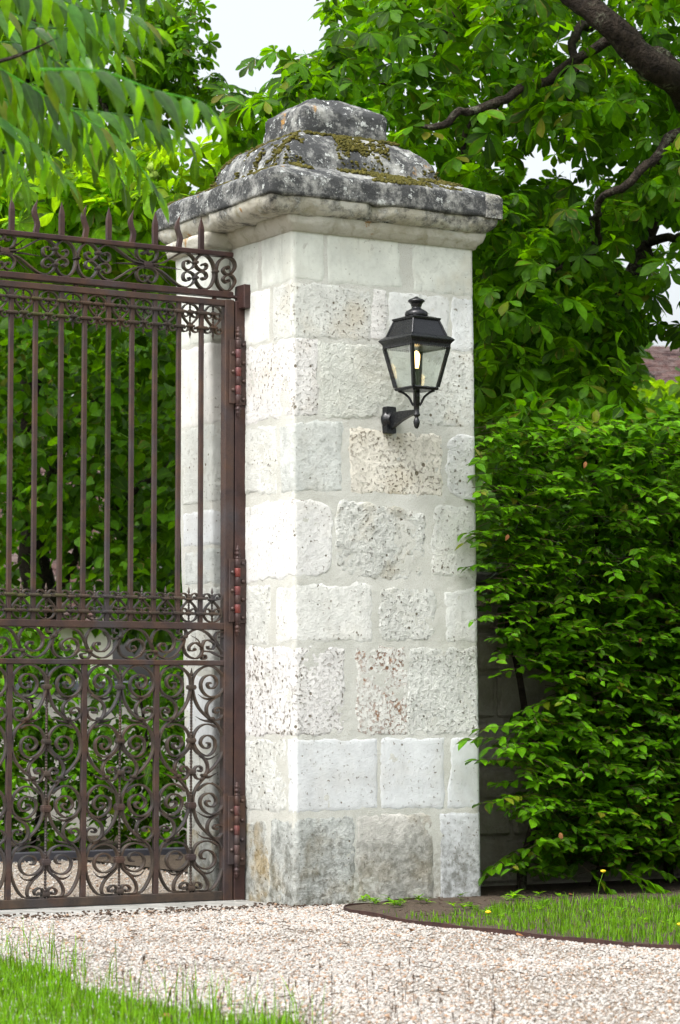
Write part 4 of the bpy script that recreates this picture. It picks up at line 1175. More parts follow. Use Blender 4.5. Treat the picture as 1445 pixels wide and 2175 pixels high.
for i in range(2700):
    if i < 1950:
        py = random.uniform(885, 1888)
        pl = np.interp(py, bl_y, bl_x); px = pl + 8 + (1720 - pl) * random.random()**1.1
    else:                                               # out of frame to the right
        py = random.uniform(900, 1888); px = random.uniform(1500, 2350)
    y = -.16 + random.random()**1.6 * .50
    if py > 1800: y += .05
    O = onY(px, py, y)
    if O[2] < .07: continue
    y += .12 * fbm((O[0], O[2], 0), 2, 2.6)
    O = onY(px, py, y)
    Dv = np.array([random.uniform(-1.0, .7), -random.uniform(.25, 1.0), random.uniform(-.12, .30)])
    spray(O, Dv, random.uniform(.08, .19), random.randint(5, 9), random.uniform(.042, .070))
for (px, py, tx, ty, y) in ((1120, 1570, 985, 1555, -.13), (1110, 1620, 1000, 1600, -.12), (1130, 1700, 1012, 1692, -.06), (1110, 1800, 1025, 1850, -.03), (1090, 1140, 980, 1118, -.06), (1080, 1200, 985, 1192, -.05), (1110, 1545, 1010, 1535, -.10), (1160, 1590, 1030, 1575, -.2),
                            (1180, 1400, 1050, 1420, -.08), (1200, 1480, 1100, 1500, -.1), (1150, 1660, 1050, 1650, -.08), (1220, 1770, 1120, 1790, -.15), (1060, 1010, 1005, 1000, -.05), (1250, 1850, 1300, 1890, -.2), (1300, 1840, 1400, 1895, -.25), (1350, 1860, 1425, 1890, -.28)):
    O = onY(px, py, y + .06); T = onY(tx, ty, y)
    spray(O, T - O, np.linalg.norm(T - O), 11, .075, .1)
H = frames(np.array(P_), np.array(X_), np.array(Z_), np.array(S_))
grow(hedge, 'hornbeam', H, M['hornbeam'])
# dense inner leaves
n = 12500
pp = np.column_stack([rng.uniform(1.0, 4.2, n), rng.uniform(.02, .44, n), rng.uniform(.1, 2.25, n)])
qx, qy, _ = proj(pp)
keep = qx > np.interp(qy, bl_y, bl_x) + 45
pp = pp[keep]; n = len(pp)
inner = frames(pp, rng.normal(size=(n, 3)), rng.normal(size=(n, 3)) * .7 + [0, -.3, .8], rng.uniform(.06, .10, n))
grow(hedge, 'hornbeam', inner, M['hornbeam'], 0, 'leaf', 'inner_foliage')
setp(tw.build('twigs', M['twig'], hedge), kind='stuff')
for x in (1.35, 1.75, 2.2, 2.7):
    limb(hedge, 'stem', [(x, .25, G0), (x + .05, .22, .5), (x - .03, .26, 1.2), (x + .04, .24, 2.0)], .025, .008, 7, 'bark', .05)
# a few rust coloured leaves caught in the hedge
dv, dfc, du = LEAVES['hornbeam'][1]
dead_me = mesh_np('dead_leaf', dv, dfc, du, True); dead_me.materials.append(M['dead'])
for (px, py) in ((1245, 980), (1080, 1135), (1360, 1355), (1190, 1768)):
    q = onY(px, py, -.24)
    m = frames(np.array([q]), np.array([[random.uniform(-.6, .6), random.uniform(-.3, .3), -1]]), np.array([[random.uniform(-.8, .8), -1, .3]]), np.array([random.uniform(.03, .05)]))[0]
    o = bpy.data.objects.new('dead_leaf', dead_me); COL.objects.link(o); o.parent = hedge
    o.matrix_parent_inverse = Matrix.Translation(-Vector(hedge.location)); o.matrix_basis = Matrix(m.tolist())

# ================================================================== CHESTNUT TREE, RIGHT
ct = at(1700, 1500, 15.5)
chest = empty('chestnut_tree', (ct[0], ct[1], G0))
setp(chest, 'large horse chestnut with thick leaning limb and dark leaves arching over the pillar', 'tree')
b0 = np.array([ct[0], ct[1], G0])
limb(chest, 'trunk', [b0, b0 + [-.05, 0, 1.0], at(1680, 640, 14.6), at(1560, 330, 13.2), at(1450, 192, 12.5), at(1385, 138, 12.3), at(1325, 80, 12.2), at(1243, 0, 12.2), at(1170, -70, 12.2), at(1060, -190, 12.2)], .100, .048, 12, wob=.03)
BRS = [([(1560, 350, 13.2), (1480, 180, 12.7), (1420, 130, 12.7), (1370, 105, 12.8), (1340, 70, 12.9), (1300, 20, 13.2)], .035, .015),
       ([(1560, 350, 13.2), (1480, 275, 12.6), (1400, 325, 12.4), (1330, 372, 12.3), (1280, 408, 12.3), (1262, 460, 12.5), (1290, 530, 12.9)], .030, .012),
       ([(1420, 180, 14.5), (1390, 420, 14.8), (1365, 520, 14.8), (1340, 600, 14.7), (1300, 690, 14.7), (1265, 760, 14.6), (1290, 850, 14.5)], .06, .04),
       ([(1290, 850, 14.5), (1265, 790, 14.6), (1270, 700, 14.6), (1285, 620, 14.6)], .05, .03),
       ([(1330, 40, 12.4), (1180, 160, 12.5), (1060, 215, 12.3), (960, 255, 12.2), (880, 275, 12.2)], .028, .016),
       ([(1120, -60, 14.0), (990, 0, 13.8), (950, 80, 13.6), (930, 130, 13.5), (880, 170, 13.3), (790, 175, 13.0)], .05, .012),
       ([(1060, 215, 12.9), (1010, 260, 12.8), (980, 330, 12.8), (960, 400, 12.9)], .02, .008),
       ([(1300, 25, 14.2), (1225, 70, 13.6), (1220, 150, 13.4), (1215, 230, 13.3), (1190, 300, 13.3)], .03, .01),
       ([(1265, 460, 13.9), (1250, 540, 13.6), (1180, 560, 13.4), (1090, 600, 13.2)], .025, .008),
       ([(1290, 850, 14.5), (1230, 830, 14.2), (1160, 790, 13.9), (1090, 780, 13.6)], .025, .008),
       ([(1365, 520, 14.8), (1440, 500, 14.5), (1480, 470, 14.3)], .03, .015)]
for pts, r0, r1 in BRS:
    limb(chest, 'branch', [at(*p) for p in pts], r0, r1, 7, wob=.05)
POLY_R = [(585, 330), (480, 280), (500, 235), (570, 200), (600, 95), (690, 78), (700, 30), (690, 10), (690, -60), (1520, -60), (1520, 720), (1440, 850), (1380, 800), (1300, 900), (1000, 900), (980, 500)]
GAPS = [(1130, 350, 36, 40), (1400, 485, 26, 26), (1425, 655, 28, 26), (1400, 770, 60, 65), (1260, 40, 14, 14), (1090, 110, 12, 16), (640, 55, 45, 50), (1330, 560, 10, 16), (1240, 470, 4, 10), (1000, 80, 2, 8), (900, 100, 2, 6), (1200, 250, 2, 6)]
cl = clusters(430, POLY_R, 12.3, 15.6, GAPS, .9)
Mx = leaf_frames_around(cl, 6, .28, (.085, .150), 1.0, .45, .45, .55)
# low dark tier right behind the hedge and pillar
POLY_L = [(1000, 430), (1120, 420), (1230, 520), (1330, 620), (1350, 760), (1270, 900), (1000, 900)]
cl2 = clusters(190, POLY_L, 13.0, 15.5, [(1385, 760, 60, 60)])
Mx = np.concatenate([Mx, leaf_frames_around(cl2, 6, .28, (.085, .14), 1.0, .55, .45, .55)])
# the crown goes on above and beyond the frame
cl4 = np.concatenate([clusters(150, [(900, -60), (2000, -60), (2000, -520), (1050, -420)], 12.6, 17.0), clusters(130, [(1520, -60), (2150, -60), (2150, 500), (1700, 760), (1520, 700)], 13.0, 17.0)])
Mx = np.concatenate([Mx, leaf_frames_around(cl4, 6, .34, (.11, .18), 1.0, .45, .45, .55)])
# sprigs that outline the crown against the sky above the cap
cl3 = np.array([at(x, y, t) for x, y, t in ((600, 200, 12.6), (640, 140, 12.7), (690, 100, 12.8), (730, 110, 12.8), (660, 190, 12.6), (720, 170, 12.6), (790, 140, 12.7), (560, 235, 12.9), (500, 265, 13.0), (520, 250, 13.2), (480, 285, 13.1), (760, 30, 13.5), (820, 60, 13.4), (870, 200, 12.5), (930, 190, 12.5), (1000, 230, 12.4), (900, 290, 12.3), (860, 150, 12.7), (1100, 200, 12.6), (1180, 230, 12.5), (1260, 220, 12.6), (650, -5, 13.6), (680, 5, 13.7))])
Mx = np.concatenate([Mx, leaf_frames_around(cl3, 6, .20, (.095, .155), 1.0, .45, .40, .5)])
qx, qy, qt = proj(Mx[:, :3, 3])
kill = (qx < 470) | ((qx < 675) & (qy < 82) & (qy > 22)) | ((qx < 640) & (qy < 82))
for gx, gy, rx, ry in GAPS:
    kill |= ((qx - gx) / (rx + 14))**2 + ((qy - gy) / (ry + 14))**2 < rng.uniform(.75, 1.25, len(qx))
# the big limb and the two bare boughs stay clear of leaves in front of them
for (x0, y0_, x1, y1_, wd) in ((1200, -40, 1460, 200, 55), (1450, 290, 1275, 415, 30), (1080, 205, 880, 278, 30)):
    tt = np.clip(((qx-x0)*(x1-x0) + (qy-y0_)*(y1_-y0_)) / ((x1-x0)**2 + (y1_-y0_)**2), 0, 1)
    dd = np.hypot(qx - x0 - tt*(x1-x0), qy - y0_ - tt*(y1_-y0_))
    kill |= (dd < wd) & (qt < 12.75) & (rng.random(len(qx)) < .8)
Mx = Mx[~kill]
grow(chest, 'chestnut', Mx, M['chestnut'])

# ================================================================== YOUNG CHESTNUT, LEFT BEHIND THE GATE
yt = at(-260, 1700, 16.0)
young = empty('chestnut_tree', (yt[0], yt[1], G0))
setp(young, 'bright yellow-green horse chestnut with spiny fruit rising behind the gate crest', 'tree')
y0 = np.array([yt[0], yt[1], G0])
limb(young, 'trunk', [y0, y0 + [0, 0, 1.2], at(-180, 700, 15.8), at(-60, 420, 15.5), at(60, 120, 15.8), at(180, -120, 16.2)], .16, .07, 9, wob=.05)
for pts, r0, r1 in (([(-60, 420, 15.5), (60, 440, 14.8), (150, 420, 14.4), (215, 385, 14.2), (250, 340, 14.1)], .025, .007), ([(-100, 520, 15.6), (40, 500, 14.6), (120, 480, 14.3), (180, 430, 14.1)], .02, .006),
                    ([(60, 120, 15.8), (200, 200, 15.6), (270, 300, 15.5), (280, 250, 15.4)], .03, .01), ([(180, -120, 16.2), (330, 30, 16.0), (365, 110, 15.9), (385, 160, 15.8), (370, 185, 15.8)], .03, .008), ([(380, 140, 15.9), (410, 170, 15.7), (430, 205, 15.6)], .012, .004),
                    ([(100, 470, 14.4), (240, 470, 14.2), (290, 440, 14.1), (285, 410, 14.1)], .018, .006), ([(180, -120, 16.2), (300, -40, 15.9), (372, 2, 15.8)], .03, .012)):
    limb(young, 'branch', [at(*p) for p in pts], r0, r1, 6, wob=.04)
POLY_Y = [(-80, 420), (60, 360), (250, 330), (330, 300), (420, 290), (460, 330), (400, 430), (320, 500), (330, 580), (-80, 560)]
Ym = leaf_frames_around(clusters(95, POLY_Y, 13.3, 15.0), 6, .24, (.11, .18), .8, .55, .5, .6)
POLY_YB = [(330, 0), (400, 20), (425, 110), (415, 150), (470, 175), (500, 200), (440, 250), (350, 250), (260, 280), (240, 120), (270, 20)]
Yb = leaf_frames_around(clusters(75, POLY_YB, 15.2, 16.2), 6, .12, (.07, .11), 1.0, .3, .5, .6)
POLY_YC = [(-80, -60), (250, -60), (300, 60), (260, 330), (-80, 420)]
Yc = leaf_frames_around(clusters(90, POLY_YC, 15.2, 16.8), 6, .24, (.10, .16), 1.0, .4, .5, .6)
grow(young, 'chestnut', Ym, M['chestnut_lit'], 220)
Ybc = np.concatenate([Yb, Yc])
grow(young, 'chestnut', Ybc, M['chestnut'], 80, 'leaf', 'upper_foliage')
for (px, py) in ((322, 356), (328, 372)):
    q = at(px, py, 13.6)
    V, Fc = blobs(np.array([q]), np.array([[.028, .028, .03]]), .08)
    sp_v = [V]; sp_f = [Fc]; b_ = 12
    for k in range(40):
        d = rng.normal(size=3); d /= np.linalg.norm(d); e = np.cross(d, [.3, .2, .9]); e /= np.linalg.norm(e); g_ = np.cross(d, e)
        sp_v.append(np.array([q + d*.024 + e*.003, q + d*.024 - e*.003 + g_*.003, q + d*.024 - e*.003 - g_*.003, q + d*.038])); sp_f.append(np.array([(0,1,3),(1,2,3),(2,0,3)]) + b_); b_ += 4
    link('fruit', mesh_np('fruit', np.concatenate(sp_v), np.concatenate(sp_f)), young, M['fruit'])

# ================================================================== LIME TREE BEHIND THE GATE
lt = at(60, 1700, 19.0)
lime = empty('lime_tree', (lt[0], lt[1], G0))
setp(lime, 'dark leafy lime tree filling the view between the tall gate bars', 'tree')
l0 = np.array([lt[0], lt[1], G0])
limb(lime, 'trunk', [l0, l0 + [.1, 0, 1.4], l0 + [.0, .1, 3.0], l0 + [.2, 0, 4.5]], .17, .06, 9, wob=.05)
for pts in ([(90, 1300, 19), (180, 1150, 18.5), (300, 1030, 18.0), (400, 960, 17.8)], [(80, 1100, 19), (150, 900, 18.5), (260, 800, 18.0)], [(90, 1200, 19), (30, 1050, 18.5), (-60, 950, 18.2)], [(150, 1130, 18.8), (230, 1120, 18.4), (330, 1200, 18.0)]):
    limb(lime, 'branch', [at(*p) for p in pts], .04, .012, 6, wob=.06)
POLY_LM = [(-120, 540), (430, 560), (430, 900), (420, 1080), (400, 1310), (230, 1330), (150, 1270), (120, 1100), (40, 1150), (60, 1240), (60, 1330), (0, 1360), (-120, 1350)]
lg = [(35, 830, 30, 32), (105, 1190, 42, 55)]
Lm = leaf_frames_around(clusters(820, POLY_LM, 17.0, 20.5, lg), 10, .22, (.075, .12), 1.0, .5, .55, .45)
grow(lime, 'lime', Lm, M['lime'])

# ================================================================== BACK HEDGE AND WALL BEHIND THE GATE
bh = empty('hornbeam_hedge', (.2, 4.2, G0))
setp(bh, 'clipped green hedge across the gravel seen through the lower gate scrolls', 'hedge')
Bc = []
while len(Bc) < 1250:
    x, y, z = random.uniform(-2.6, 2.2), random.uniform(3.75, 4.3), random.uniform(.02, 1.45)
    if fbm((x, z, 2), 2, 1.6) < -.08 and z < 1.0 and random.random() < .92: continue
    if z > 1.15 + .4 * fbm((x, 0, 5), 2, 1.5): continue
    Bc.append((x, y + .15 * (z > .6), z))
Bm = leaf_frames_around(np.array(Bc), 10, .13, (.055, .085), 1.0, .5, .5, .55)
grow(bh, 'hornbeam', Bm, M['hornbeam'])
for x in (-1.6, -.9, -.2, .6, 1.3):
    limb(bh, 'stem', [(x, 4.1, G0), (x + .05, 4.08, .4), (x - .02, 4.12, 1.0)], .018, .007, 6)
b = MB(); b.cbox((-4, 3.56, G0 - .03), (3.5, 3.62, G0 + .048), .006)
setp(b.build('bed_edging', M['kerb']), 'dark straight kerb board below the back hedge', 'edging')
sheet('back_bed', -14, 8, 3.62, 7.0, G0 + .03, M['soil'])
bw = empty('back_wall', (.4, 5.5, G0))
setp(bw, 'pale rendered wall with grey coping glimpsed through the back hedge', 'wall')
b = MB(); b.box((-5, 5.4, G0), (5, 5.65, .92)); b.build('wall', M['render'], bw)
b = MB(); b.cbox((-5, 5.36, .92), (5, 5.69, .99), .01); b.build('coping', M['grey'], bw)

# ================================================================== HOUSES
def house(name, label, ox, oy, wx, wy, hw_, rise, view_px, rz=0):
    h = empty(name, (ox, oy, G0)); h.rotation_euler = (0, 0, rz)
    setp(h, label, 'house')
    def loc(b, n_, m_):
        o = b.build(n_, m_); o.parent = h; return o
    b = MB(); b.box((-wx/2, 0, 0), (wx/2, wy, hw_)); b.add([(-wx/2, 0, hw_), (-wx/2, wy, hw_), (-wx/2, wy/2, hw_ + rise), (wx/2, 0, hw_), (wx/2, wy, hw_), (wx/2, wy/2, hw_ + rise)], [(0,1,2), (3,5,4)])
    loc(b, 'wall', M['render'])
    b = MB(); sl = hypot(wy/2, rise)
    b.add([(-wx/2-.2, -.25, hw_ - .25*rise/(wy/2)), (wx/2+.2, -.25, hw_ - .25*rise/(wy/2)), (wx/2+.2, wy/2, hw_ + rise), (-wx/2-.2, wy/2, hw_ + rise), (wx/2+.2, wy+.25, hw_ - .25*rise/(wy/2)), (-wx/2-.2, wy+.25, hw_ - .25*rise/(wy/2))], [(0,1,2,3), (3,2,4,5)])
    roof = loc(b, 'roof', M['tile'])
    for xw in (-wx*.28, 0, wx*.28):
        b = MB(); b.cbox((xw - .5, -.05, .8), (xw + .5, .02, 2.0), .01); wf = loc(b, 'window', M['grey'])
        b = MB(); b.box((xw - .42, -.062, .88), (xw - .02, -.052, 1.92)); b.box((xw + .02, -.062, .88), (xw + .42, -.052, 1.92)); o = b.build('pane', M['dark']); o.parent = wf
    # clay tiles in overlapping courses on the near slope
    tm = MB(); tm.cbox((-.082, 0, 0), (.082, .20, .022), .006); tme = tm.mesh('tile'); tme.materials.append(M['tile'])
    ang = atan2(rise, wy/2); nrow = int(sl / .115); tiles = []
    Rz = Matrix.Rotation(rz, 4, 'Z')
    for r_ in range(nrow):
        d = r_ * .115 - .22
        for k in range(int((wx + .4) / .17)):
            x = -wx/2 - .2 + .085 + k * .17 + (.085 if r_ % 2 else 0)
            p = Vector((x, d * cos(ang), hw_ + d * sin(ang) + .012))
            tiles.append((p, ang - radians(6) + random.uniform(-.03, .03), random.uniform(-.02, .02)))
    W_ = np.array([(Rz @ t[0] + Vector((ox, oy, G0)))[:] for t in tiles])
    x_, y_, _ = proj(W_)
    x0, y0_, x1, y1_ = view_px
    sc = np.hypot(x_ - (x0+x1)/2, y_ - (y0_+y1_)/2)
    order = np.argsort(sc)
    rest = MB()
    for q_, i in enumerate(order):
        p, a, s_ = tiles[i]
        m = Matrix.Translation(p) @ Matrix.Rotation(a, 4, 'X') @ Matrix.Rotation(s_, 4, 'Z')
        if q_ < 300:
            o = bpy.data.objects.new('tile', tme); COL.objects.link(o); o.parent = roof; o.matrix_basis = m
        elif sc[i] < 1400:
            rest.add([(m @ Vector(v))[:] for v in ((-.082,0,0),(.082,0,0),(.082,.2,0),(-.082,.2,0),(-.082,0,.022),(.082,0,.022),(.082,.2,.022),(-.082,.2,.022))], [(4,5,6,7),(0,1,5,4),(1,2,6,5),(3,0,4,7)])
    o = rest.build('tiles', M['tile']); o.parent = roof; setp(o, kind='stuff')
    return h
q = at(-470, 1330, 27.0)
house('cottage', 'low cottage with pinkish tiled roof half hidden behind the lime tree', q[0], q[1], 7.0, 5.0, q[2] - G0 + .25, 2.1, (60, 1040, 200, 1250), radians(-18))
q = at(1640, 850, 34.0)
house('house', 'house with weathered red tiled roof beyond the hedge at the right', q[0], q[1], 8.0, 5.0, q[2] - G0, 1.05, (1350, 690, 1445, 820), radians(-24))

# ================================================================== FAR WOOD
Fp = clusters(620, [(-300, 600), (460, 560), (460, 1320), (-300, 1320)], 30, 36, [(35, 830, 26, 26), (105, 1190, 50, 70)])
Fq = clusters(420, [(960, 470), (1120, 480), (1230, 620), (1290, 900), (960, 900)], 22, 27, [(1070, 660, 14, 18), (1140, 560, 14, 16)])
Fs = clusters(240, [(1310, 860), (1650, 810), (1650, 940), (1310, 940)], 18, 24)
Fr = clusters(260, [(980, 880), (1700, 900), (1700, 1350), (980, 1350)], 19, 24)
tl = empty('distant_wood', (6, 18, G0)); setp(tl, kind='stuff')
fm = leaf_frames_around(np.concatenate([Fp, Fq, Fr]), 14, .55, (.16, .28), 1.0, .4, .7, .8)
grow(tl, 'far', fm, M['far'], 0)
sh = at(1520, 1300, 20.0)
shrub = empty('shrub', (sh[0], sh[1], G0)); setp(shrub, 'sunlit yellow-green shrub behind the hedge below the tiled roof', 'shrub')
grow(shrub, 'lime', leaf_frames_around(Fs, 12, .25, (.09, .15), 1.0, .4, .6, .6), M['chestnut_lit'], 100)  # sunlit tone comes from the lit leaf colours
limb(shrub, 'stem', [(sh[0], sh[1], G0), (sh[0], sh[1], 2.0), (sh[0] + .1, sh[1], 3.2)], .06, .03, 7)

# ================================================================== NEAR BRANCHES TOP LEFT
ab = at(-900, 2400, 7.37)
ail = empty('tree_of_heaven', (ab[0], ab[1], G0))
setp(ail, 'near tree with long feathery pinnate leaves hanging in at the top left, out of focus', 'tree')
a0 = np.array([ab[0], ab[1], G0])
limb(ail, 'trunk', [a0, a0 + [.05, 0, 1.2], a0 + [.1, .1, 2.6], a0 + [.3, .1, 3.6]], .09, .05, 9)
limb(ail, 'branch', [a0 + [.1, .1, 2.4], at(-500, 180, 7.37), at(-200, 160, 7.37), at(0, 130, 7.25), at(125, 80, 7.25)], .015, .003, 7)
limb(ail, 'branch', [a0 + [.2, .1, 3.0], at(-450, -60, 7.25), at(-150, -40, 7.25), at(60, -30, 7.14)], .015, .003, 7)
limb(ail, 'branch', [a0 + [.1, .1, 2.2], at(-500, 320, 7.60), at(-200, 260, 7.60), at(20, 150, 7.49)], .013, .003, 7)
RACH = [([(0, -40), (90, -20), (180, 20), (270, 30), (330, 60)], 7.02), ([(60, 60), (140, 60), (230, 62), (300, 75), (325, 100)], 7.37), ([(85, 147), (217, 152), (322, 190), (426, 217), (455, 245)], 5.9),
        ([(-10, 140), (58, 180), (116, 215), (155, 235), (194, 260), (248, 292), (295, 349), (335, 415)], 7.14), ([(-60, 240), (0, 252), (60, 295), (110, 345), (150, 395)], 7.02), ([(-60, 100), (20, 90), (80, 105), (140, 150), (170, 210)], 7.60),
        ([(-80, 10), (0, 20), (80, 50), (150, 70)], 7.49), ([(-70, 180), (0, 205), (60, 250), (90, 310), (100, 360)], 7.72), ([(130, -60), (200, -40), (290, -30), (340, 0)], 7.49), ([(150, 230), (230, 240), (300, 250), (370, 280), (400, 300)], 7.60),
        ([(-60, 300), (-10, 310), (30, 340), (50, 390)], 7.37), ([(0, 40), (50, 110), (130, 130), (220, 110), (290, 125)], 7.84), ([(-40, -60), (40, -30), (120, 0), (200, -10)], 7.96), ([(20, 200), (100, 250), (180, 300), (240, 340), (262, 400)], 7.49)]
P_, X_, Z_, S_ = [], [], [], []
for pts, t in RACH:
    P3 = cr([at(x, y, t + .06 * i) for i, (x, y) in enumerate(pts)], 8)
    b = MB(); b.tube(P3, np.linspace(.0035, .0014, len(P3)), 5); b.build('leaf_stalk', M['ailanthus'], ail)
    L = np.cumsum(np.r_[0, np.linalg.norm(np.diff(P3, axis=0), axis=1)])
    s = .02
    while s < L[-1]:
        p = np.array([np.interp(s, L, P3[:, k]) for k in range(3)]); i = min(np.searchsorted(L, s), len(P3) - 1)
        tg = P3[i] - P3[i-1]; tg /= np.linalg.norm(tg)
        sd = np.cross(tg, [0, 0, 1]); sd /= np.linalg.norm(sd) + 1e-9
        for sg in (-1, 1):
            X = sd * sg * random.uniform(.35, .95) + tg * random.uniform(.0, .5) + np.array([0, 0, -random.uniform(.35, 1.2)])
            Z = np.array([0, 0, .9]) + sd * sg * .9 + rng.normal(size=3) * .2
            P_.append(p); X_.append(X); Z_.append(Z); S_.append(random.uniform(.085, .125) * (1 - .35 * (s / L[-1])**3))
        s += .038
    tgt = P3[-1] - P3[-3]
    P_.append(P3[-1]); X_.append(tgt); Z_.append(np.array([0, 0, 1.])); S_.append(.09)
grow(ail, 'lance', frames(np.array(P_), np.array(X_), np.array(Z_), np.array(S_)), M['ailanthus'], 300, 'leaflet')

# ================================================================== GRAVEL
def in_view(P, mx=60):
    x, y, t = proj(P); return (x > -mx) & (x < 1445 + mx) & (y < 2175 + mx)
n = 430000
gx, gy = rng.uniform(-4.2, 1.4, n), rng.uniform(-5.2, .42, n)
gpnt = np.column_stack([gx, gy, np.full(n, G0)])
ok = in_view(gpnt) & (gx < edge_x(gy) - .01)
ok &= ~((gy > .12) & (rng.random(n) < np.clip(.45 + (gy - .12) * 4, 0, .95)))
ok &= ~((gx > -.01) & (gy > -.01))
gpnt = gpnt[ok]
nb = 16000
bp = np.column_stack([rng.uniform(-2.6, 1.6, nb), rng.uniform(.62, 3.55, nb), np.full(nb, G0)])
bp = bp[in_view(bp) & ~((bp[:, 0] > -.13) & (bp[:, 1] < .95))]
pat = np.array([fbm((p[0], p[1] * .6, 8.0), 3, 2.2) for p in gpnt])
gpnt = gpnt[rng.random(len(gpnt)) < np.clip(.80 + pat * 1.2, .45, 1)]
gpnt = np.concatenate([gpnt, bp])
r_ = rng.gamma(4, .00082, len(gpnt)).clip(.0017, .0085)
gpnt[:, 2] += r_ * .15
V, Fc = blobs(gpnt, np.column_stack([r_ * rng.uniform(.8, 1.5, len(r_)), r_, r_ * rng.uniform(.55, .9, len(r_))]), .22)
setp(link('gravel', mesh_np('gravel', V, Fc), None, M['pebble']), 'pale pinkish gravel covering the drive', 'gravel', kind='stuff')
# twigs and crumbs blown over the gravel
b = MB()
for i in range(1100):
    x, y = random.uniform(-3.2, 1.0), random.uniform(-4.5, -.02) if i % 3 else random.uniform(-1.0, -.05)
    if x > edge_x(y) - .02: continue
    a = random.uniform(0, pi); L = random.uniform(.006, .05) if i % 4 else random.uniform(.004, .012)
    p = np.array([x, y, G0 + .011]); d = np.array([cos(a), sin(a), 0]) * L
    b.tube([p, p + d * .5 + [0, 0, .003], p + d], [.0016, .0013, .0008], 4)
for i in range(260):
    x, y = random.uniform(-1.3, .15), random.uniform(-.10, .16)
    if x > -.02 and y > -.01: continue
    p = np.array([x, y, G0 + .008]); a = random.uniform(0, pi)
    b.tube([p, p + [cos(a)*.012, sin(a)*.012, .002]], [.004, .002], 4)
for i in range(700):
    y = random.uniform(-1.4, .35); x = random.uniform(.1, 3.0)
    if x < edge_x(y) + .03 or (x < .97 and y > -.02): continue
    p = np.array([x, y, G0 + .016]); a = random.uniform(0, pi); L = random.uniform(.004, .03)
    b.tube([p, p + [cos(a)*L, sin(a)*L, random.uniform(0, .006)]], [.0022, .0008], 4)
setp(b.build('litter', M['twig']), 'small dry twigs and crumbs scattered over gravel and soil', 'litter', kind='stuff')

# ================================================================== GRASS
def blades(name, P, h, w, mat, label, bend=.45):
    n = len(P)
    a = rng.uniform(0, 2*pi, n); d = np.stack([np.cos(a), np.sin(a), np.zeros(n)], -1)
    ph = a + pi/2 + rng.normal(size=n) * .4; s = np.stack([np.cos(ph), np.sin(ph), np.zeros(n)], -1) * w[:, None]
    bd = rng.uniform(.05, bend, n)[:, None] * h[:, None]
    Vs = []
    for t, k in ((0, 1.0), (.4, .85), (.75, .5), (1.0, .06)):
        c = P + d * bd * t * t + np.array([0, 0, 1.0]) * (h * t * (1 - .12 * t))[:, None]
        Vs += [c - s * k, c + s * k]
    V = np.stack(Vs, 1)
    f = np.array([(0,1,3,2), (2,3,5,4), (4,5,7,6)])
    Fc = f[None] + (np.arange(n) * 8)[:, None, None]
    uv = np.tile(np.array([(0,-1),(0,1),(.4,-1),(.4,1),(.75,-1),(.75,1),(1,-1),(1,1)]), (n, 1))
    o = link(name, mesh_np(name, V.reshape(-1, 3), Fc.reshape(-1, 4), uv, True), None, mat)
    return setp(o, label, 'grass', kind='stuff')
FGB = [onZ(*p, G0)[:2] for p in [(-60, 2005), (0, 2025), (110, 2045), (150, 2065), (190, 2100), (350, 2135), (450, 2158), (640, 2185), (760, 2230)]]
FGB = np.array(FGB)
n = 60000
P = np.column_stack([rng.uniform(-3.6, -1.3, n), rng.uniform(-6.0, -1.0, n), np.full(n, G0 - .005)])
x_, y_, _ = proj(P)
lim = np.interp(x_, [-200, 0, 110, 150, 190, 350, 450, 640, 760], [2028, 2048, 2068, 2086, 2118, 2148, 2166, 2194, 2242])
nz_ = np.array([fbm((p[0], p[1], 0), 2, 5) for p in P]) * 18
ok = (y_ > lim + nz_) & (x_ > -150) & (y_ < 2330)
P = P[ok][:26000]
blades('lawn_grass', P, rng.uniform(.025, .068, len(P)), rng.uniform(.0014, .0028, len(P)), M['grass'], 'bright green grass verge at the lower left, nearest the camera')
# taller wisps along its rim
T = []
while len(T) < 300:
    x, y = random.uniform(-2.9, -1.6), random.uniform(-4.2, -1.2)
    a, c, _ = proj(np.array([x, y, G0])); a, c = a[0], c[0]
    l = np.interp(a, [-200, 0, 110, 150, 190, 350, 450, 640, 760], [2005, 2030, 2050, 2068, 2102, 2138, 2160, 2190, 2240])
    if l - 30 < c < l + 50 and -80 < a < 700: T.append((x, y, G0))
T = np.array(T)
blades('tall_grass', T, rng.uniform(.07, .16, len(T)), rng.uniform(.0011, .0022, len(T)), M['grass'], 'taller loose grass wisps along the edge of the left verge', .6)
# flowering grass stalks in front
b = MB()
for i in range(46):
    px, py = random.uniform(260, 1060), random.uniform(2130, 2240)
    q = onZ(px, py, G0); h = random.uniform(.04, .13); lx = random.uniform(-.02, .02)
    b.tube([q, q + [lx*.4, 0, h*.6], q + [lx, 0, h]], [.0009, .0008, .0007], 4)
    b.lathe(tuple(q + [lx, 0, h]), [(.0006, -.002), (.0024, .004), (.0022, .012), (.0005, .018)], 5)
setp(b.build('grass_stalks', M['twig']), 'thin flowering grass stalks standing up at the bottom edge', 'grass', kind='stuff')
n = 56000
P = np.column_stack([rng.uniform(-.1, 4.2, n), rng.uniform(-3.8, -.15, n), np.full(n, G0 + .012)])
x_, y_, _ = proj(P)
top = np.interp(x_, [740, 900, 1000, 1060, 1150, 1445, 1700], [1935, 1946, 1938, 1928, 1918, 1906, 1898])
nz_ = np.array([fbm((p[0], p[1], 3), 3, 6) for p in P])
ok = (P[:, 0] > edge_x(P[:, 1]) + .015) & (y_ > top + nz_ * 14) & (nz_ > -.30) & (x_ < 2200)
P = P[ok]
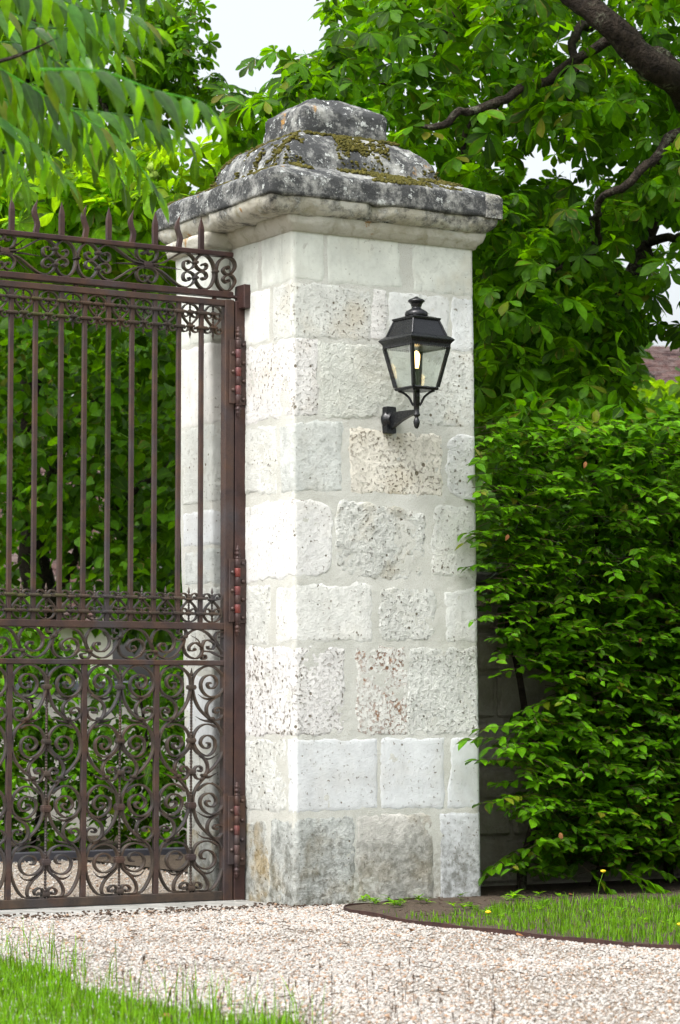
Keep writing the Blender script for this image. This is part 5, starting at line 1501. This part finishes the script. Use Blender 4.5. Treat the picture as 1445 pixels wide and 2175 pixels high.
blades('bank_grass', P, rng.uniform(.015, .05, len(P)) * np.where(x_[ok] < 1040, .65, 1), rng.uniform(.0012, .0024, len(P)), M['grass'], 'short patchy grass between the hedge and the steel edging')

# ================================================================== WEEDS, FLOWERS, FALLEN LEAVES
def weed(px, py, size, nl, tall, label):
    q = onZ(px, py, G0 + .012)
    V = []
    for k in range(nl):
        a = 2.4 * k + random.uniform(-.3, .3); hgt = tall * random.uniform(.2, 1)
        v, f, u = leaf_strip(LANCE, .2, .35)
        m = frames(np.array([[0, 0, hgt]]), np.array([[cos(a), sin(a), random.uniform(.2, .9)]]), np.array([[0, 0, 1.0]]), np.array([size * random.uniform(.6, 1.1)]))[0]
        V.append((v @ m[:3, :3].T + m[:3, 3], f, u))
    v, f, u = combine(V)
    o = link('weed', mesh_np('weed', v + q, f, u, True), None, M['grass'])
    return setp(o, label, 'weed', 'weeds at the foot of the pillar')
for args in ((752, 1908, .05, 9, .06, 'thin upright weed at the pillar foot left of the other weeds'),
             (840, 1922, .055, 16, .012, 'broad low weed on the soil below the middle of the pillar'),
             (890, 1918, .05, 12, .03, 'small bushy weed below the dark damp patch of the pillar'),
             (948, 1903, .06, 22, .05, 'feathery bright weed growing at the right foot of the pillar'),
             (1000, 1930, .05, 12, .012, 'flat weed rosette on bare soil just off the pillar corner'),
             (1090, 1912, .07, 13, .02, 'spiky grassy weed on the soil in front of the hedge'),
             (1030, 1890, .08, 8, .08, 'upright weed in the gap between pillar and hedge'),
             (1155, 1925, .05, 14, .012, 'low weed on the soil between hedge and grass')):
    weed(*args)
SEED = []
for k in range(34):
    px, py = random.uniform(750, 1420), 0
    e = np.interp(px, [740, 900, 1060, 1445], [1922, 1945, 1962, 1985])
    py = random.uniform(np.interp(px, [740, 1024, 1445], [1916, 1906, 1902]), e - 6)
    q = onZ(px, py, G0 + .012)
    for k2 in range(random.randint(7, 14)):
        a = 2.4 * k2 + random.uniform(-.3, .3); v, f, u = leaf_strip(LANCE, .2, .35)
        m = frames(np.array([q + [0, 0, random.uniform(.001, .02)]]), np.array([[cos(a), sin(a), random.uniform(.2, .9)]]), np.array([[0, 0, 1.0]]), np.array([random.uniform(.018, .045)]))[0]
        SEED.append((v @ m[:3, :3].T + m[:3, 3], f, u))
v, f, u = combine(SEED)
setp(link('weeds', mesh_np('weeds', v, f, u, True), None, M['grass']), 'sprinkle of tiny weed seedlings on the soil strip', 'weeds', kind='stuff')
def flower(px, py, h, label):
    q = onZ(px, py, G0 + .01)
    r = empty('yellow_flower', tuple(q)); setp(r, label, 'flower')
    b = MB(); b.tube([q, q + [.01, -.005, h*.6], q + [.028, -.01, h]], .0013, 5); b.build('stalk', M['grass'], r)
    b = MB(); b.lathe(tuple(q + [.028, -.01, h]), [(.002, -.003), (.010, .002), (.0125, .006), (.008, .010), (.001, .011)], 10); b.build('flower_head', M['yellow'], r)
flower(1268, 1915, .125, 'yellow flower on a tall thin stalk in front of the hedge')
flower(1022, 1950, .018, 'tiny yellow flower low in the grass near the steel edging')
flower(1428, 1978, .02, 'tiny yellow flower in the grass at the far right')
for (px, py, a, lab) in ((1098, 1986, .3, 'brown curled leaf fallen on the gravel near the steel edging'), (880, 1975, 1.2, 'small brown leaf fallen on the gravel in front of the lantern side of the pillar'),
                    (345, 2158, .2, 'brown leaf fallen on the grass verge nearest the camera'), (435, 1972, .9, 'brown leaf fallen on the gravel just outside the gate hinge'),
                    (560, 1955, 2.0, 'brown leaf fallen on the gravel by the left foot of the pillar'), (1210, 1900, .4, 'rust brown leaf fallen on bare soil under the right hedge')):
    q = onZ(px, py, G0 + .016)
    m = frames(np.array([q]), np.array([[cos(a), sin(a), .1]]), np.array([[.1, -.3, 1]]), np.array([.055]))[0]
    o = bpy.data.objects.new('fallen_leaf', dead_me); COL.objects.link(o); o.matrix_world = Matrix(m.tolist())
    setp(o, lab, 'leaf', 'fallen leaves')
